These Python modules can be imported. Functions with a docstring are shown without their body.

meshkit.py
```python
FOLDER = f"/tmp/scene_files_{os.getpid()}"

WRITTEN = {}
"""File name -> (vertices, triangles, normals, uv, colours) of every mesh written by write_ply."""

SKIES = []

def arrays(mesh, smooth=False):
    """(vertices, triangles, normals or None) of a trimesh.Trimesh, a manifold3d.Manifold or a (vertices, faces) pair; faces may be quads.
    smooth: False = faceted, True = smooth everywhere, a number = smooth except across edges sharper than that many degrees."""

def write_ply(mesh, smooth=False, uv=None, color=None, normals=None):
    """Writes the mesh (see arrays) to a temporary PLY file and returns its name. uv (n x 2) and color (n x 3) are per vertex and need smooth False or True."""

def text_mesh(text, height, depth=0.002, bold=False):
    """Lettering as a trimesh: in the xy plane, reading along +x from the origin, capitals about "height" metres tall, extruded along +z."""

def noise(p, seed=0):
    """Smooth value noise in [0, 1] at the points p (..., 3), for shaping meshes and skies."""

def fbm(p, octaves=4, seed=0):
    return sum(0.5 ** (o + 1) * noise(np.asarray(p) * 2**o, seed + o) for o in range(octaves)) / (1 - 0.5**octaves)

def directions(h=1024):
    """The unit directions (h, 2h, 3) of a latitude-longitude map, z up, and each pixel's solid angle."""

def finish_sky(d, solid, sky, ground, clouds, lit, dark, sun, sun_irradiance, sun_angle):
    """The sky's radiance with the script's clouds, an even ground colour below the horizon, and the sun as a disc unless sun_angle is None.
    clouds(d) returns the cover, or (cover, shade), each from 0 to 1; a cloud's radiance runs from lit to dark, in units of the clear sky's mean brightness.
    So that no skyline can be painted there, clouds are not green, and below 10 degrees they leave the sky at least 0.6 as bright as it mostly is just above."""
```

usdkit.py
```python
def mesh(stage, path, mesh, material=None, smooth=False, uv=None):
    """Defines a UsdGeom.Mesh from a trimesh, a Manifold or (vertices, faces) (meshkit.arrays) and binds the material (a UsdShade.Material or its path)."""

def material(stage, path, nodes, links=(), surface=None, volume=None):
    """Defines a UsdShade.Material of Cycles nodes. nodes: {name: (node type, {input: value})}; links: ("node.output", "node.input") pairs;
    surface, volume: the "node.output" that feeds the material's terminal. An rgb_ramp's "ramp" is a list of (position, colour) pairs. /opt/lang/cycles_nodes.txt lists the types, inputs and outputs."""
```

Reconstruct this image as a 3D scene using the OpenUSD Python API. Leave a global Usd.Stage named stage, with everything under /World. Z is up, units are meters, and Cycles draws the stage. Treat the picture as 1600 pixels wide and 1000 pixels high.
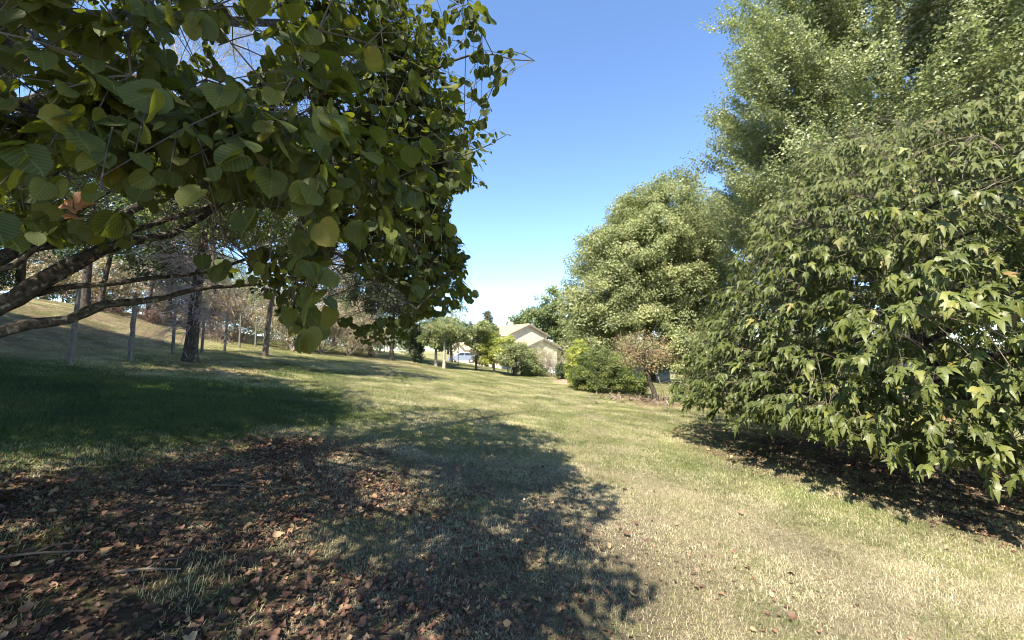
import math, random
import numpy as np
import trimesh, usdkit, meshkit
from scipy.spatial import cKDTree
from pxr import Usd, UsdGeom, UsdLux, UsdShade, Gf, Sdf, Vt

stage = Usd.Stage.CreateInMemory()
UsdGeom.SetStageUpAxis(stage, 'Z'); UsdGeom.SetStageMetersPerUnit(stage, 1.0)
UsdGeom.Xform.Define(stage, '/World')

# ------------------------------------------------------------------ camera, sky, sun
FPX, PITCH, EYE = 620.0, math.atan(48 / 620.0), np.array([0.0, 0.0, 1.55])
cam = UsdGeom.Camera.Define(stage, '/World/camera')
cam.AddTranslateOp().Set(Gf.Vec3d(*EYE.tolist()))
cam.AddRotateXOp().Set(90 + math.degrees(PITCH))
cam.CreateHorizontalApertureAttr(36.0); cam.CreateVerticalApertureAttr(22.5)
cam.CreateFocalLengthAttr(36.0 * FPX / 1600)
cam.CreateClippingRangeAttr(Gf.Vec2f(0.05, 5000))
cam.CreateExposureAttr(1.75)

EL, AZ = math.radians(49), math.atan2(-0.42, -0.91)
SUN = np.array([math.sin(AZ) * math.cos(EL), math.cos(AZ) * math.cos(EL), math.sin(EL)])
usdkit.material(stage, '/World/Looks/sky', {
    'sky': ('sky_texture', {'sky_type': 'single_scattering', 'sun_disc': False, 'sun_elevation': EL, 'sun_rotation': AZ, 'altitude': 100.0,
                            'air_density': 0.8, 'aerosol_density': 0.12, 'ozone_density': 3.5}),
    'hs': ('hsv', {'saturation': 1.03}),
    'bg': ('background_shader', {'strength': 0.122})}, [('sky.color', 'hs.color'), ('hs.color', 'bg.color')], surface='bg.background')
dome = UsdLux.DomeLight.Define(stage, '/World/sky')
UsdShade.MaterialBindingAPI.Apply(dome.GetPrim()).Bind(UsdShade.Material.Get(stage, '/World/Looks/sky'))
dome.GetPrim().SetCustomDataByKey('kind', 'structure')
sun = UsdLux.DistantLight.Define(stage, '/World/sun')
sun.CreateNormalizeAttr(True); sun.CreateIntensityAttr(1.25); sun.CreateAngleAttr(0.53)
sun.CreateColorAttr(Gf.Vec3f(1.0, 0.93, 0.80))
sun.AddTransformOp().Set(Gf.Matrix4d().SetRotate(Gf.Rotation(Gf.Vec3d(0, 0, 1), Gf.Vec3d(*SUN.tolist()))))

# ------------------------------------------------------------------ scene helpers
_used = {}
def numbered(path):
    n = _used.get(path, -1) + 1
    _used[path] = n
    return path if n == 0 else f'{path}_{n:03d}'

def tag(p, label=None, cat=None, group=None, kind=None):
    p = p.GetPrim() if hasattr(p, 'GetPrim') else p
    for k, v in (('label', label), ('category', cat), ('group', group), ('kind', kind)):
        if v: p.SetCustomDataByKey(k, v)
    return p

BASES = {}
def thing(name, loc, label, cat, group=None, kind=None):
    path = numbered('/World/' + name)
    x = UsdGeom.Xform.Define(stage, path)
    x.AddTranslateOp().Set(Gf.Vec3d(*[float(c) for c in loc]))
    BASES[path] = np.asarray(loc, float)
    tag(x, label, cat, group, kind)
    return path

def obj(name, mesh, mat, parent='/World', smooth=False, uv=None, label=None, kind=None):
    """one mesh prim given in world coordinates, under parent"""
    path = numbered(f'{parent}/{name}')
    v, f, n = meshkit.arrays(mesh, smooth)
    base = BASES.get(parent, np.zeros(3))
    BASES[path] = base
    m = UsdGeom.Mesh.Define(stage, path)
    m.CreatePointsAttr(Vt.Vec3fArray.FromNumpy((v - base).astype(np.float32)))
    m.CreateFaceVertexCountsAttr(Vt.IntArray.FromNumpy(np.full(len(f), 3, np.int32)))
    m.CreateFaceVertexIndicesAttr(Vt.IntArray.FromNumpy(np.ascontiguousarray(f.astype(np.int32)).ravel()))
    m.CreateSubdivisionSchemeAttr('none')
    if n is not None:
        m.CreateNormalsAttr(Vt.Vec3fArray.FromNumpy(n.astype(np.float32))); m.SetNormalsInterpolation('vertex')
    if uv is not None:
        UsdGeom.PrimvarsAPI(m).CreatePrimvar('st', Sdf.ValueTypeNames.TexCoord2fArray, 'vertex').Set(Vt.Vec2fArray.FromNumpy(np.asarray(uv, np.float32)))
    UsdShade.MaterialBindingAPI.Apply(m.GetPrim()).Bind(mat)
    tag(m, label, None, None, kind)
    return path

def joined(parts):
    V, F, n = [], [], 0
    for v, f in parts:
        V.append(v); F.append(np.asarray(f) + n); n += len(v)
    return np.vstack(V), np.vstack(F)

def unit(v):
    v = np.asarray(v, float)
    return v / np.maximum(np.linalg.norm(v, axis=-1, keepdims=True), 1e-9)

def tube(pts, rad, sides=6, cap=True):
    p = np.asarray(pts, float); k = len(p)
    rad = np.broadcast_to(np.asarray(rad, float), (k,))
    t = unit(np.gradient(p, axis=0))
    ref = np.array([0.31, 0.83, 0.2]) if abs(t[0, 2]) > 0.7 else np.array([0.1, 0.2, 1.0])
    a = unit(np.cross(t, ref)); b = np.cross(t, a)
    ang = np.arange(sides) * 2 * np.pi / sides
    v = p[:, None] + rad[:, None, None] * (np.cos(ang)[None, :, None] * a[:, None] + np.sin(ang)[None, :, None] * b[:, None])
    v = v.reshape(-1, 3)
    i, j = np.meshgrid(np.arange(k - 1), np.arange(sides), indexing='ij')
    q = np.stack([i * sides + j, i * sides + (j + 1) % sides, (i + 1) * sides + (j + 1) % sides, (i + 1) * sides + j], -1).reshape(-1, 4)
    f = np.vstack([q[:, [0, 1, 2]], q[:, [0, 2, 3]]])
    if cap:
        v = np.vstack([v, p[-1] + t[-1] * rad[-1] * 0.5]); c = len(v) - 1
        j = np.arange(sides); o = (k - 1) * sides
        f = np.vstack([f, np.stack([o + j, o + (j + 1) % sides, np.full(sides, c)], 1)])
    return v, f

def smooth_line(pts, n):
    """Catmull-Rom through pts, n samples in all; pts may have extra columns (radius)"""
    p = np.asarray(pts, float)
    p = np.vstack([2 * p[0] - p[1], p, 2 * p[-1] - p[-2]])
    u = np.linspace(0, len(p) - 3 - 1e-6, n); i = u.astype(int); t = (u - i)[:, None]
    a, b, c, d = p[i], p[i + 1], p[i + 2], p[i + 3]
    return 0.5 * (2 * b + (c - a) * t + (2 * a - 5 * b + 4 * c - d) * t**2 + (3 * b - a - 3 * c + d) * t**3)

def box(c, s, rz=0.0):
    m = trimesh.creation.box(s)
    if rz: m.apply_transform(trimesh.transformations.rotation_matrix(rz, [0, 0, 1]))
    m.apply_translation(c)
    return np.array(m.vertices), np.array(m.faces)

# a pixel of a 1600 wide picture and a forward distance -> a point; and back
_F = np.array([0, math.cos(PITCH), math.sin(PITCH)]); _U = np.array([0, -math.sin(PITCH), math.cos(PITCH)])
def at(px, py, y):
    d = _F + np.array([1.0, 0, 0]) * (px - 800) / FPX + _U * (500 - py) / FPX
    return EYE + d * (y / d[1])
def project(p):
    q = np.asarray(p, float) - EYE
    z = q @ _F
    zz = np.where(np.abs(z) < 1e-6, 1e-6, z)
    return 800 + FPX * q[..., 0] / zz, 500 - FPX * (q @ _U) / zz, z

# ------------------------------------------------------------------ terrain
def sstep(a, b, x):
    t = np.clip((np.asarray(x, float) - a) / (b - a), 0, 1)
    return t * t * (3 - 2 * t)
def fence_x(y): return -9.3 - 0.33 * (np.asarray(y, float) - 8)
def ground(x, y):
    x = np.asarray(x, float); y = np.asarray(y, float)
    xc = np.clip(x, -16, 16)
    z = -0.105 * xc + 0.045 * (np.sqrt(xc**2 + 4) - 2)
    d = np.clip(fence_x(np.clip(y, -10, 45)) - x, 0, None)
    z = z + 3.6 * np.tanh(0.205 * (np.sqrt(d**2 + 1) - 1) / 3.6) * (1 - sstep(45, 90, y))
    z = z - np.clip(0.045 * (np.sqrt(np.clip(y - 27, 0, None)**2 + 16) - 4), 0, 1.5)
    P = np.stack(np.broadcast_arrays(x * 0.5, y * 0.5, 0 * x), -1)
    z = z + 0.09 * (meshkit.fbm(P, 3, 5) - 0.5) * (1 - sstep(30, 60, np.hypot(x, y)))
    return z
EYE[2] += 0.0

def ground_pt(px, py):
    """the point of the terrain behind a pixel"""
    d = _F + np.array([1.0, 0, 0]) * (px - 800) / FPX + _U * (500 - py) / FPX
    t = np.linspace(1, 90, 3000)[:, None]; q = EYE + d * t
    k = np.argmax(q[:, 2] < ground(q[:, 0], q[:, 1]))
    return q[k]

# ------------------------------------------------------------------ materials
def leaf_mat(name, stops, trans=0.35, rough=0.5, tmul=(1.5, 1.7, 0.8), veins=False, spec=0.5, under=None):
    """stops: ramp over a random number per leaf"""
    nodes = {'geo': ('geometry', {}), 'oi': ('object_info', {}), 'add': ('math', {'math_type': 'add'}), 'fr': ('math', {'math_type': 'fraction'}),
             'ramp': ('rgb_ramp', {'ramp': stops}),
             'pos': ('noise_texture', {'scale': 0.9, 'detail': 2.0}), 'pm': ('map_range', {'from_min': 0.3, 'from_max': 0.7, 'to_min': 0.78, 'to_max': 1.25}),
             'mul': ('vector_math', {'math_type': 'scale'}),
             'tm': ('mix_color', {'blend_type': 'multiply', 'fac': 1.0, 'b': tmul, 'use_clamp': False}),
             'bs': ('principled_bsdf', {'roughness': rough, 'specular_ior_level': spec}), 'tr': ('translucent_bsdf', {}),
             'mx': ('mix_closure', {'fac': trans})}
    links = [('geo.random_per_island', 'add.value1'), ('oi.random', 'add.value2'), ('add.value', 'fr.value1'), ('fr.value', 'ramp.fac'),
             ('geo.position', 'pos.vector'), ('pos.fac', 'pm.value'), ('ramp.color', 'mul.vector1'), ('pm.result', 'mul.scale'),
             ('bs.BSDF', 'mx.closure1'), ('tr.BSDF', 'mx.closure2'), ('tm.result', 'tr.color')]
    src = 'mul.vector'
    if veins:   # side veins run obliquely from the midrib: st = (across, along)
        nodes |= {'uv': ('texture_coordinate', {}), 'sx': ('separate_xyz', {}), 'ab': ('math', {'math_type': 'absolute'}),
                  'k': ('math', {'math_type': 'multiply_add', 'value2': -0.75}), 'w': ('math', {'math_type': 'multiply', 'value2': 44.0}), 'sn': ('math', {'math_type': 'sine'}),
                  'vm': ('map_range', {'from_min': 0.75, 'from_max': 1.0, 'to_min': 0.0, 'to_max': 1.0, 'clamp': True}),
                  'mid': ('map_range', {'from_min': 0.012, 'from_max': 0.03, 'to_min': 1.0, 'to_max': 0.0, 'clamp': True}), 'mxv': ('math', {'math_type': 'maximum'}),
                  'vf': ('math', {'math_type': 'multiply', 'value2': 0.45}),
                  'vc': ('mix_color', {'b': (0.16, 0.20, 0.06)}),
                  'bl': ('noise_texture', {'scale': 40.0, 'detail': 3.0}), 'bump': ('bump', {'strength': 0.35, 'distance': 0.004, 'invert': True})}
        links += [('uv.UV', 'sx.vector'), ('sx.x', 'ab.value1'), ('ab.value', 'k.value1'), ('sx.y', 'k.value3'), ('k.value', 'w.value1'), ('w.value', 'sn.value1'),
                  ('sn.value', 'vm.value'), ('ab.value', 'mid.value'), ('vm.result', 'mxv.value1'), ('mid.result', 'mxv.value2'), ('mxv.value', 'vf.value1'),
                  ('vf.value', 'vc.fac'), ('mul.vector', 'vc.a'), ('mxv.value', 'bump.height'), ('bump.normal', 'bs.normal')]
        src = 'vc.result'
    if under:   # the paler underside of the blade
        nodes |= {'un': ('mix_color', {'b': under}), 'uf': ('math', {'math_type': 'multiply', 'value2': 0.5})}
        links += [('geo.backfacing', 'uf.value1'), ('uf.value', 'un.fac'), (src, 'un.a')]
        src = 'un.result'
    links += [(src, 'bs.base_color'), (src, 'tm.a')]
    return usdkit.material(stage, '/World/Looks/' + name, nodes, links, surface='mx.closure')

def bark_mat(name, dark, mid, light, scale=18.0, lo=0.52, hi=0.62, stretch=0.25):
    return usdkit.material(stage, '/World/Looks/' + name, {
        'geo': ('geometry', {}), 'mp': ('mapping', {'scale': (1, 1, stretch)}),
        'n1': ('noise_texture', {'scale': scale, 'detail': 6.0, 'roughness': 0.65}), 'r1': ('rgb_ramp', {'ramp': [(0.35, dark), (0.62, mid)]}),
        'n2': ('noise_texture', {'scale': scale * 0.7, 'detail': 5.0, 'distortion': 0.6}), 'm2': ('map_range', {'from_min': lo, 'from_max': hi, 'clamp': True}),
        'mix': ('mix_color', {'b': light}), 'b': ('bump', {'strength': 0.8, 'distance': 0.02}),
        'p': ('principled_bsdf', {'roughness': 0.9, 'specular_ior_level': 0.2})},
        [('geo.position', 'mp.vector'), ('mp.vector', 'n1.vector'), ('n1.fac', 'r1.fac'), ('geo.position', 'n2.vector'), ('n2.fac', 'm2.value'), ('m2.result', 'mix.fac'),
         ('r1.color', 'mix.a'), ('mix.result', 'p.base_color'), ('n1.fac', 'b.height'), ('b.normal', 'p.normal')], surface='p.BSDF')

def plain_mat(name, a, b, scale=3.0, rough=0.85, bump=0.0, metallic=0.0, detail=5.0):
    return usdkit.material(stage, '/World/Looks/' + name, {
        'geo': ('geometry', {}), 'n': ('noise_texture', {'scale': scale, 'detail': detail, 'roughness': 0.6}), 'r': ('rgb_ramp', {'ramp': [(0.35, a), (0.65, b)]}),
        'b': ('bump', {'strength': bump, 'distance': 0.02}), 'p': ('principled_bsdf', {'roughness': rough, 'metallic': metallic})},
        [('geo.position', 'n.vector'), ('n.fac', 'r.fac'), ('r.color', 'p.base_color'), ('n.fac', 'b.height'), ('b.normal', 'p.normal')], surface='p.BSDF')

M = {}
M['lime'] = leaf_mat('lime_leaf', [(0, (0.042, 0.056, 0.012)), (0.4, (0.062, 0.076, 0.015)), (0.75, (0.088, 0.100, 0.018)), (0.93, (0.115, 0.118, 0.022)), (0.98, (0.16, 0.14, 0.025)), (1.0, (0.20, 0.11, 0.04))],
                     trans=0.40, rough=0.6, tmul=(2.3, 2.15, 0.6), veins=True, under=(0.072, 0.085, 0.023), spec=0.3)
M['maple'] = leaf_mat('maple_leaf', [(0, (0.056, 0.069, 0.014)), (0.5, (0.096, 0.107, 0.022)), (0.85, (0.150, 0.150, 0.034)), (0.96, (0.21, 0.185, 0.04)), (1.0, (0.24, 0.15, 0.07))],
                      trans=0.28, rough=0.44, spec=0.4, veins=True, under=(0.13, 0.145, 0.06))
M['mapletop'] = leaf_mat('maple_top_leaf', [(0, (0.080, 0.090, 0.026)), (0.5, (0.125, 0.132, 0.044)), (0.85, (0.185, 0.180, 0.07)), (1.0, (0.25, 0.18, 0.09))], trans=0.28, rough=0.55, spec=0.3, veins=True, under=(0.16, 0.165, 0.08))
M['poplar'] = leaf_mat('poplar_leaf', [(0, (0.125, 0.138, 0.055)), (0.5, (0.195, 0.205, 0.090)), (0.85, (0.275, 0.28, 0.145)), (1.0, (0.42, 0.42, 0.27))], trans=0.3, rough=0.45, under=(0.22, 0.24, 0.15))
M['oak'] = leaf_mat('oak_leaf', [(0, (0.130, 0.148, 0.058)), (0.6, (0.205, 0.218, 0.092)), (1.0, (0.33, 0.33, 0.16))], trans=0.3, rough=0.5)
M['green'] = leaf_mat('green_leaf', [(0, (0.080, 0.110, 0.036)), (0.6, (0.135, 0.165, 0.058)), (1.0, (0.23, 0.24, 0.10))], trans=0.3)
M['pale'] = leaf_mat('pale_leaf', [(0, (0.13, 0.16, 0.055)), (0.6, (0.22, 0.245, 0.10)), (1.0, (0.38, 0.37, 0.20))], trans=0.3)
M['yellow'] = leaf_mat('yellow_green_leaf', [(0, (0.15, 0.175, 0.035)), (0.6, (0.24, 0.26, 0.055)), (1.0, (0.42, 0.40, 0.09))], trans=0.35)
M['dark'] = leaf_mat('dark_leaf', [(0, (0.030, 0.046, 0.018)), (0.7, (0.052, 0.074, 0.026)), (1.0, (0.10, 0.12, 0.045))], trans=0.2)
M['bush'] = leaf_mat('bush_leaf', [(0, (0.042, 0.065, 0.014)), (0.6, (0.082, 0.110, 0.024)), (1.0, (0.19, 0.20, 0.045))], trans=0.25)
M['red'] = leaf_mat('red_brown_leaf', [(0, (0.22, 0.13, 0.07)), (0.4, (0.27, 0.185, 0.105)), (0.75, (0.28, 0.225, 0.13)), (1.0, (0.18, 0.19, 0.075))], trans=0.25)
M['dry'] = leaf_mat('dry_leaf', [(0, (0.17, 0.125, 0.085)), (0.5, (0.27, 0.21, 0.14)), (0.85, (0.36, 0.30, 0.20)), (1.0, (0.20, 0.21, 0.08))], trans=0.2)
M['pine'] = leaf_mat('conifer_leaf', [(0, (0.050, 0.062, 0.028)), (0.7, (0.095, 0.095, 0.045)), (1.0, (0.17, 0.12, 0.06))], trans=0.1)
M['litter'] = leaf_mat('fallen_leaf', [(0, (0.050, 0.025, 0.016)), (0.4, (0.105, 0.050, 0.030)), (0.75, (0.18, 0.090, 0.052)), (0.92, (0.28, 0.17, 0.09)), (1.0, (0.42, 0.30, 0.16))], trans=0.1, rough=0.7)
M['withered'] = leaf_mat('withered_leaf', [(0, (0.20, 0.085, 0.05)), (0.5, (0.30, 0.14, 0.085)), (1.0, (0.38, 0.21, 0.13))], trans=0.25, rough=0.7)
M['straw'] = leaf_mat('straw_grass', [(0, (0.13, 0.105, 0.062)), (0.2, (0.115, 0.13, 0.05)), (0.26, (0.20, 0.165, 0.098)), (0.65, (0.32, 0.27, 0.17)), (1.0, (0.50, 0.43, 0.29))], trans=0.25, rough=0.6)
M['mixed'] = leaf_mat('mixed_grass', [(0, (0.11, 0.125, 0.040)), (0.45, (0.175, 0.185, 0.065)), (0.6, (0.27, 0.235, 0.135)), (1.0, (0.46, 0.40, 0.26))], trans=0.3, rough=0.6)
M['turf'] = leaf_mat('green_grass', [(0, (0.095, 0.120, 0.034)), (0.5, (0.155, 0.175, 0.055)), (0.75, (0.22, 0.21, 0.09)), (1.0, (0.40, 0.35, 0.19))], trans=0.3, rough=0.55)
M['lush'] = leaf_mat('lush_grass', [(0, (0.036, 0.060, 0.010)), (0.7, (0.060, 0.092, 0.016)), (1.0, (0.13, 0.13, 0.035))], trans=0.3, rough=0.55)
M['bark'] = bark_mat('dark_bark', (0.022, 0.018, 0.014), (0.075, 0.060, 0.046), (0.17, 0.16, 0.13), lo=0.60, hi=0.70)
M['lichen'] = bark_mat('lichen_bark', (0.014, 0.012, 0.010), (0.070, 0.058, 0.044), (0.24, 0.225, 0.165), scale=34.0, lo=0.56, hi=0.70, stretch=1.0)
M['palebark'] = bark_mat('pale_bark', (0.16, 0.14, 0.11), (0.33, 0.30, 0.24), (0.45, 0.42, 0.36))
M['twig'] = plain_mat('brown_twig', (0.075, 0.055, 0.040), (0.15, 0.115, 0.085), 6.0)
M['darktwig'] = plain_mat('dark_twig', (0.035, 0.028, 0.022), (0.085, 0.068, 0.052), 6.0)
M['drytwig'] = plain_mat('dry_twig', (0.19, 0.145, 0.115), (0.36, 0.29, 0.235), 4.0)
M['pinktwig'] = plain_mat('pinkish_twig', (0.20, 0.145, 0.125), (0.34, 0.265, 0.235), 4.0)
M['concrete'] = plain_mat('concrete', (0.075, 0.066, 0.052), (0.155, 0.138, 0.112), 14.0, bump=0.4)
M['greywood'] = plain_mat('grey_wood', (0.085, 0.072, 0.056), (0.17, 0.148, 0.118), 20.0, bump=0.4)
M['wire'] = plain_mat('galvanised_wire', (0.25, 0.25, 0.25), (0.4, 0.4, 0.4), 9.0, rough=0.5, metallic=0.6)
M['render'] = plain_mat('cream_render', (0.47, 0.42, 0.30), (0.55, 0.50, 0.37), 1.3, bump=0.1)
M['white'] = plain_mat('white_paint', (0.70, 0.69, 0.66), (0.80, 0.79, 0.76), 1.0, rough=0.5)
M['tile'] = plain_mat('roof_tile', (0.28, 0.20, 0.115), (0.46, 0.36, 0.22), 5.0, bump=0.4)
M['timber'] = plain_mat('orange_timber', (0.35, 0.20, 0.08), (0.48, 0.29, 0.13), 4.0)
M['darkgap'] = plain_mat('dark_opening_and_tie', (0.03, 0.03, 0.03), (0.06, 0.055, 0.05), 4.0)
M['gravel'] = plain_mat('pale_gravel', (0.42, 0.38, 0.30), (0.60, 0.56, 0.47), 9.0, bump=0.3)
M['soil'] = plain_mat('bare_soil', (0.16, 0.10, 0.065), (0.30, 0.20, 0.13), 5.0, bump=0.6)
M['carpaint'] = usdkit.material(stage, '/World/Looks/car_paint', {'p': ('principled_bsdf', {'base_color': (0.135, 0.165, 0.215), 'roughness': 0.42, 'coat_weight': 0.4})}, [], surface='p.BSDF')
M['carglass'] = usdkit.material(stage, '/World/Looks/car_glass', {'p': ('principled_bsdf', {'base_color': (0.02, 0.025, 0.03), 'roughness': 0.06})}, [], surface='p.BSDF')
M['rubber'] = plain_mat('rubber', (0.02, 0.02, 0.02), (0.03, 0.03, 0.03), 5.0)
M['lampglass'] = usdkit.material(stage, '/World/Looks/lamp_glass', {'p': ('principled_bsdf', {'base_color': (0.6, 0.6, 0.6), 'roughness': 0.1})}, [], surface='p.BSDF')
M['pane'] = usdkit.material(stage, '/World/Looks/window_pane', {'p': ('principled_bsdf', {'base_color': (0.05, 0.06, 0.07), 'roughness': 0.05})}, [], surface='p.BSDF')

# ------------------------------------------------------------------ leaves
def blade_template(outline, fold=0.14, curl=0.18, mid=3):
    """outline: right half from the base to the tip (x, y). Left half mirrored; the midrib stays lower than the edges, the tip bends down."""
    o = np.asarray(outline, float); n = len(o)
    ys = np.linspace(o[0, 1], o[-1, 1], mid + 2)[1:-1]
    V = [(0, o[0, 1])] + [(0, y) for y in ys] + [(0, o[-1, 1])]
    R = list(range(len(V), len(V) + n - 2)); V += [tuple(p) for p in o[1:-1]]
    L = list(range(len(V), len(V) + n - 2)); V += [(-p[0], p[1]) for p in o[1:-1]]
    V = np.array(V, float)
    m = list(range(mid + 2)); F = []
    for side, chain in ((1, [0] + R + [mid + 1]), (-1, [0] + L + [mid + 1])):
        i = j = 0
        while i < len(m) - 1 or j < len(chain) - 1:      # zip midrib and edge together
            if j < len(chain) - 1 and (i == len(m) - 1 or V[chain[j + 1], 1] <= V[m[i + 1], 1] + 1e-9 or j < 1):
                t = [m[i], chain[j], chain[j + 1]]; j += 1
            else:
                t = [m[i], chain[j], m[i + 1]]; i += 1
            if len(set(t)) == 3:
                F.append(t if side > 0 else t[::-1])
    z = fold * np.abs(V[:, 0]) - curl * V[:, 1]**2
    return np.column_stack([V, z]), np.array(F), V.copy()

def serrate(o, amp, per):
    out = [o[0]]
    for a, b in zip(o[:-1], o[1:]):
        a, b = np.array(a), np.array(b); d = b - a; nrm = np.array([d[1], -d[0]])
        for k in range(per):
            t = (k + 0.62) / per
            out.append(tuple(a + d * t + nrm * amp)); out.append(tuple(a + d * (k + 1) / per))
    return out
_lime = [(0, 0), (0.26, -0.05), (0.46, 0.13), (0.52, 0.42), (0.43, 0.70), (0.22, 0.90), (0, 1.02)]
T_LIME = blade_template(_lime, 0.16, 0.20, 2)
T_LIME_LO = blade_template([(0, 0), (0.36, 0.0), (0.48, 0.40), (0.28, 0.82), (0, 1.06)], 0.16, 0.20, 1)
T_LIME_HI = blade_template([(0, 0), (0.15, -0.08)] + serrate([(0.28, -0.04), (0.46, 0.13), (0.52, 0.42), (0.43, 0.70), (0.22, 0.90)], 0.10, 3) + [(0.08, 0.97), (0, 1.04)], 0.16, 0.20, 4)
T_MAPLE = blade_template([(0, 0), (0.11, -0.05), (0.23, 0.14), (0.40, 0.64), (0.20, 0.55), (0.155, 0.84), (0, 1.34)], 0.30, 0.34, 1)
T_MAPLE_HI = blade_template([(0, 0), (0.08, -0.05), (0.18, -0.02), (0.25, 0.14), (0.31, 0.34), (0.42, 0.70), (0.29, 0.58), (0.20, 0.53), (0.19, 0.66), (0.17, 0.82), (0.09, 1.08), (0, 1.36)], 0.32, 0.36, 4)
T_DIA = (np.array([(0, 0, 0), (0.36, 0.42, 0.09), (0, 1, -0.08), (-0.36, 0.42, 0.09)]), np.array([(0, 1, 2), (0, 2, 3)]), np.array([(0, 0), (.36, .42), (0, 1), (-.36, .42)], float))
T_NEEDLE = (np.array([(0, 0, 0), (0.14, 0.5, 0.03), (0, 1, -0.1), (-0.14, 0.5, 0.03)]), T_DIA[1], T_DIA[2])
T_SCRUNCH = []
_r = np.random.default_rng(3)
for _k in range(5):
    v, f, uv = blade_template([(0, 0), (_r.uniform(.2, .38), _r.uniform(-.08, .1)), (_r.uniform(.3, .5), _r.uniform(.3, .5)), (_r.uniform(.15, .42), _r.uniform(.7, .95)), (0, 1.0)], 0.0, 0.0, 2)
    c = _r.uniform(0.6, 2.2); d = _r.uniform(-1.2, 1.6)
    v = v - [0, .5, 0]
    v[:, 2] = c * v[:, 0]**2 + d * v[:, 1]**2 * 0.8 + 0.5 * _r.uniform(-1, 1) * v[:, 0] * v[:, 1] + _r.uniform(-.05, .05, len(v))
    T_SCRUNCH.append((v, f, uv))

def place(T, P, A, N, S):
    """a leaf per row: base P, axis A, normal N, length S -> (vertices, faces, st)"""
    v, f, uv = T
    A = unit(A); B = unit(np.cross(A, N)); N = np.cross(B, A)
    S = np.broadcast_to(np.asarray(S, float), (len(P),))
    V = P[:, None] + S[:, None, None] * (v[None, :, :1] * B[:, None] + v[None, :, 1:2] * A[:, None] + v[None, :, 2:3] * N[:, None])
    F = f[None] + (np.arange(len(P)) * len(v))[:, None, None]
    return V.reshape(-1, 3), F.reshape(-1, 3), np.tile(uv, (len(P), 1))

def sphere_dirs(rng, n):
    return unit(rng.normal(size=(n, 3)))

def pick_visible(P, S, n, rng, others=None):
    """indices of the n leaves that show largest in the photograph (a coarse front-to-back splat)"""
    x, y, z = project(P)
    ok = (z > 0.3) & (x > -20) & (x < 1620) & (y > -20) & (y < 1020)
    idx = np.where(ok)[0]; idx = idx[np.argsort(z[idx])]
    W, H, k = 400, 250, 0.25
    buf = np.zeros((H, W), bool); shown = np.zeros(len(P))
    for i in idx:
        r = 0.36 * S[i] * FPX / z[i] * k
        cx, cy = x[i] * k, y[i] * k
        x0, x1, y0, y1 = int(max(0, cx - r)), int(min(W, cx + r + 1)), int(max(0, cy - r)), int(min(H, cy + r + 1))
        if x1 <= x0 or y1 <= y0: continue
        b = buf[y0:y1, x0:x1]
        shown[i] = (~b).mean() * (r / k)**2; b[:] = True
    return np.argsort(-shown)[:n]

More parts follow.
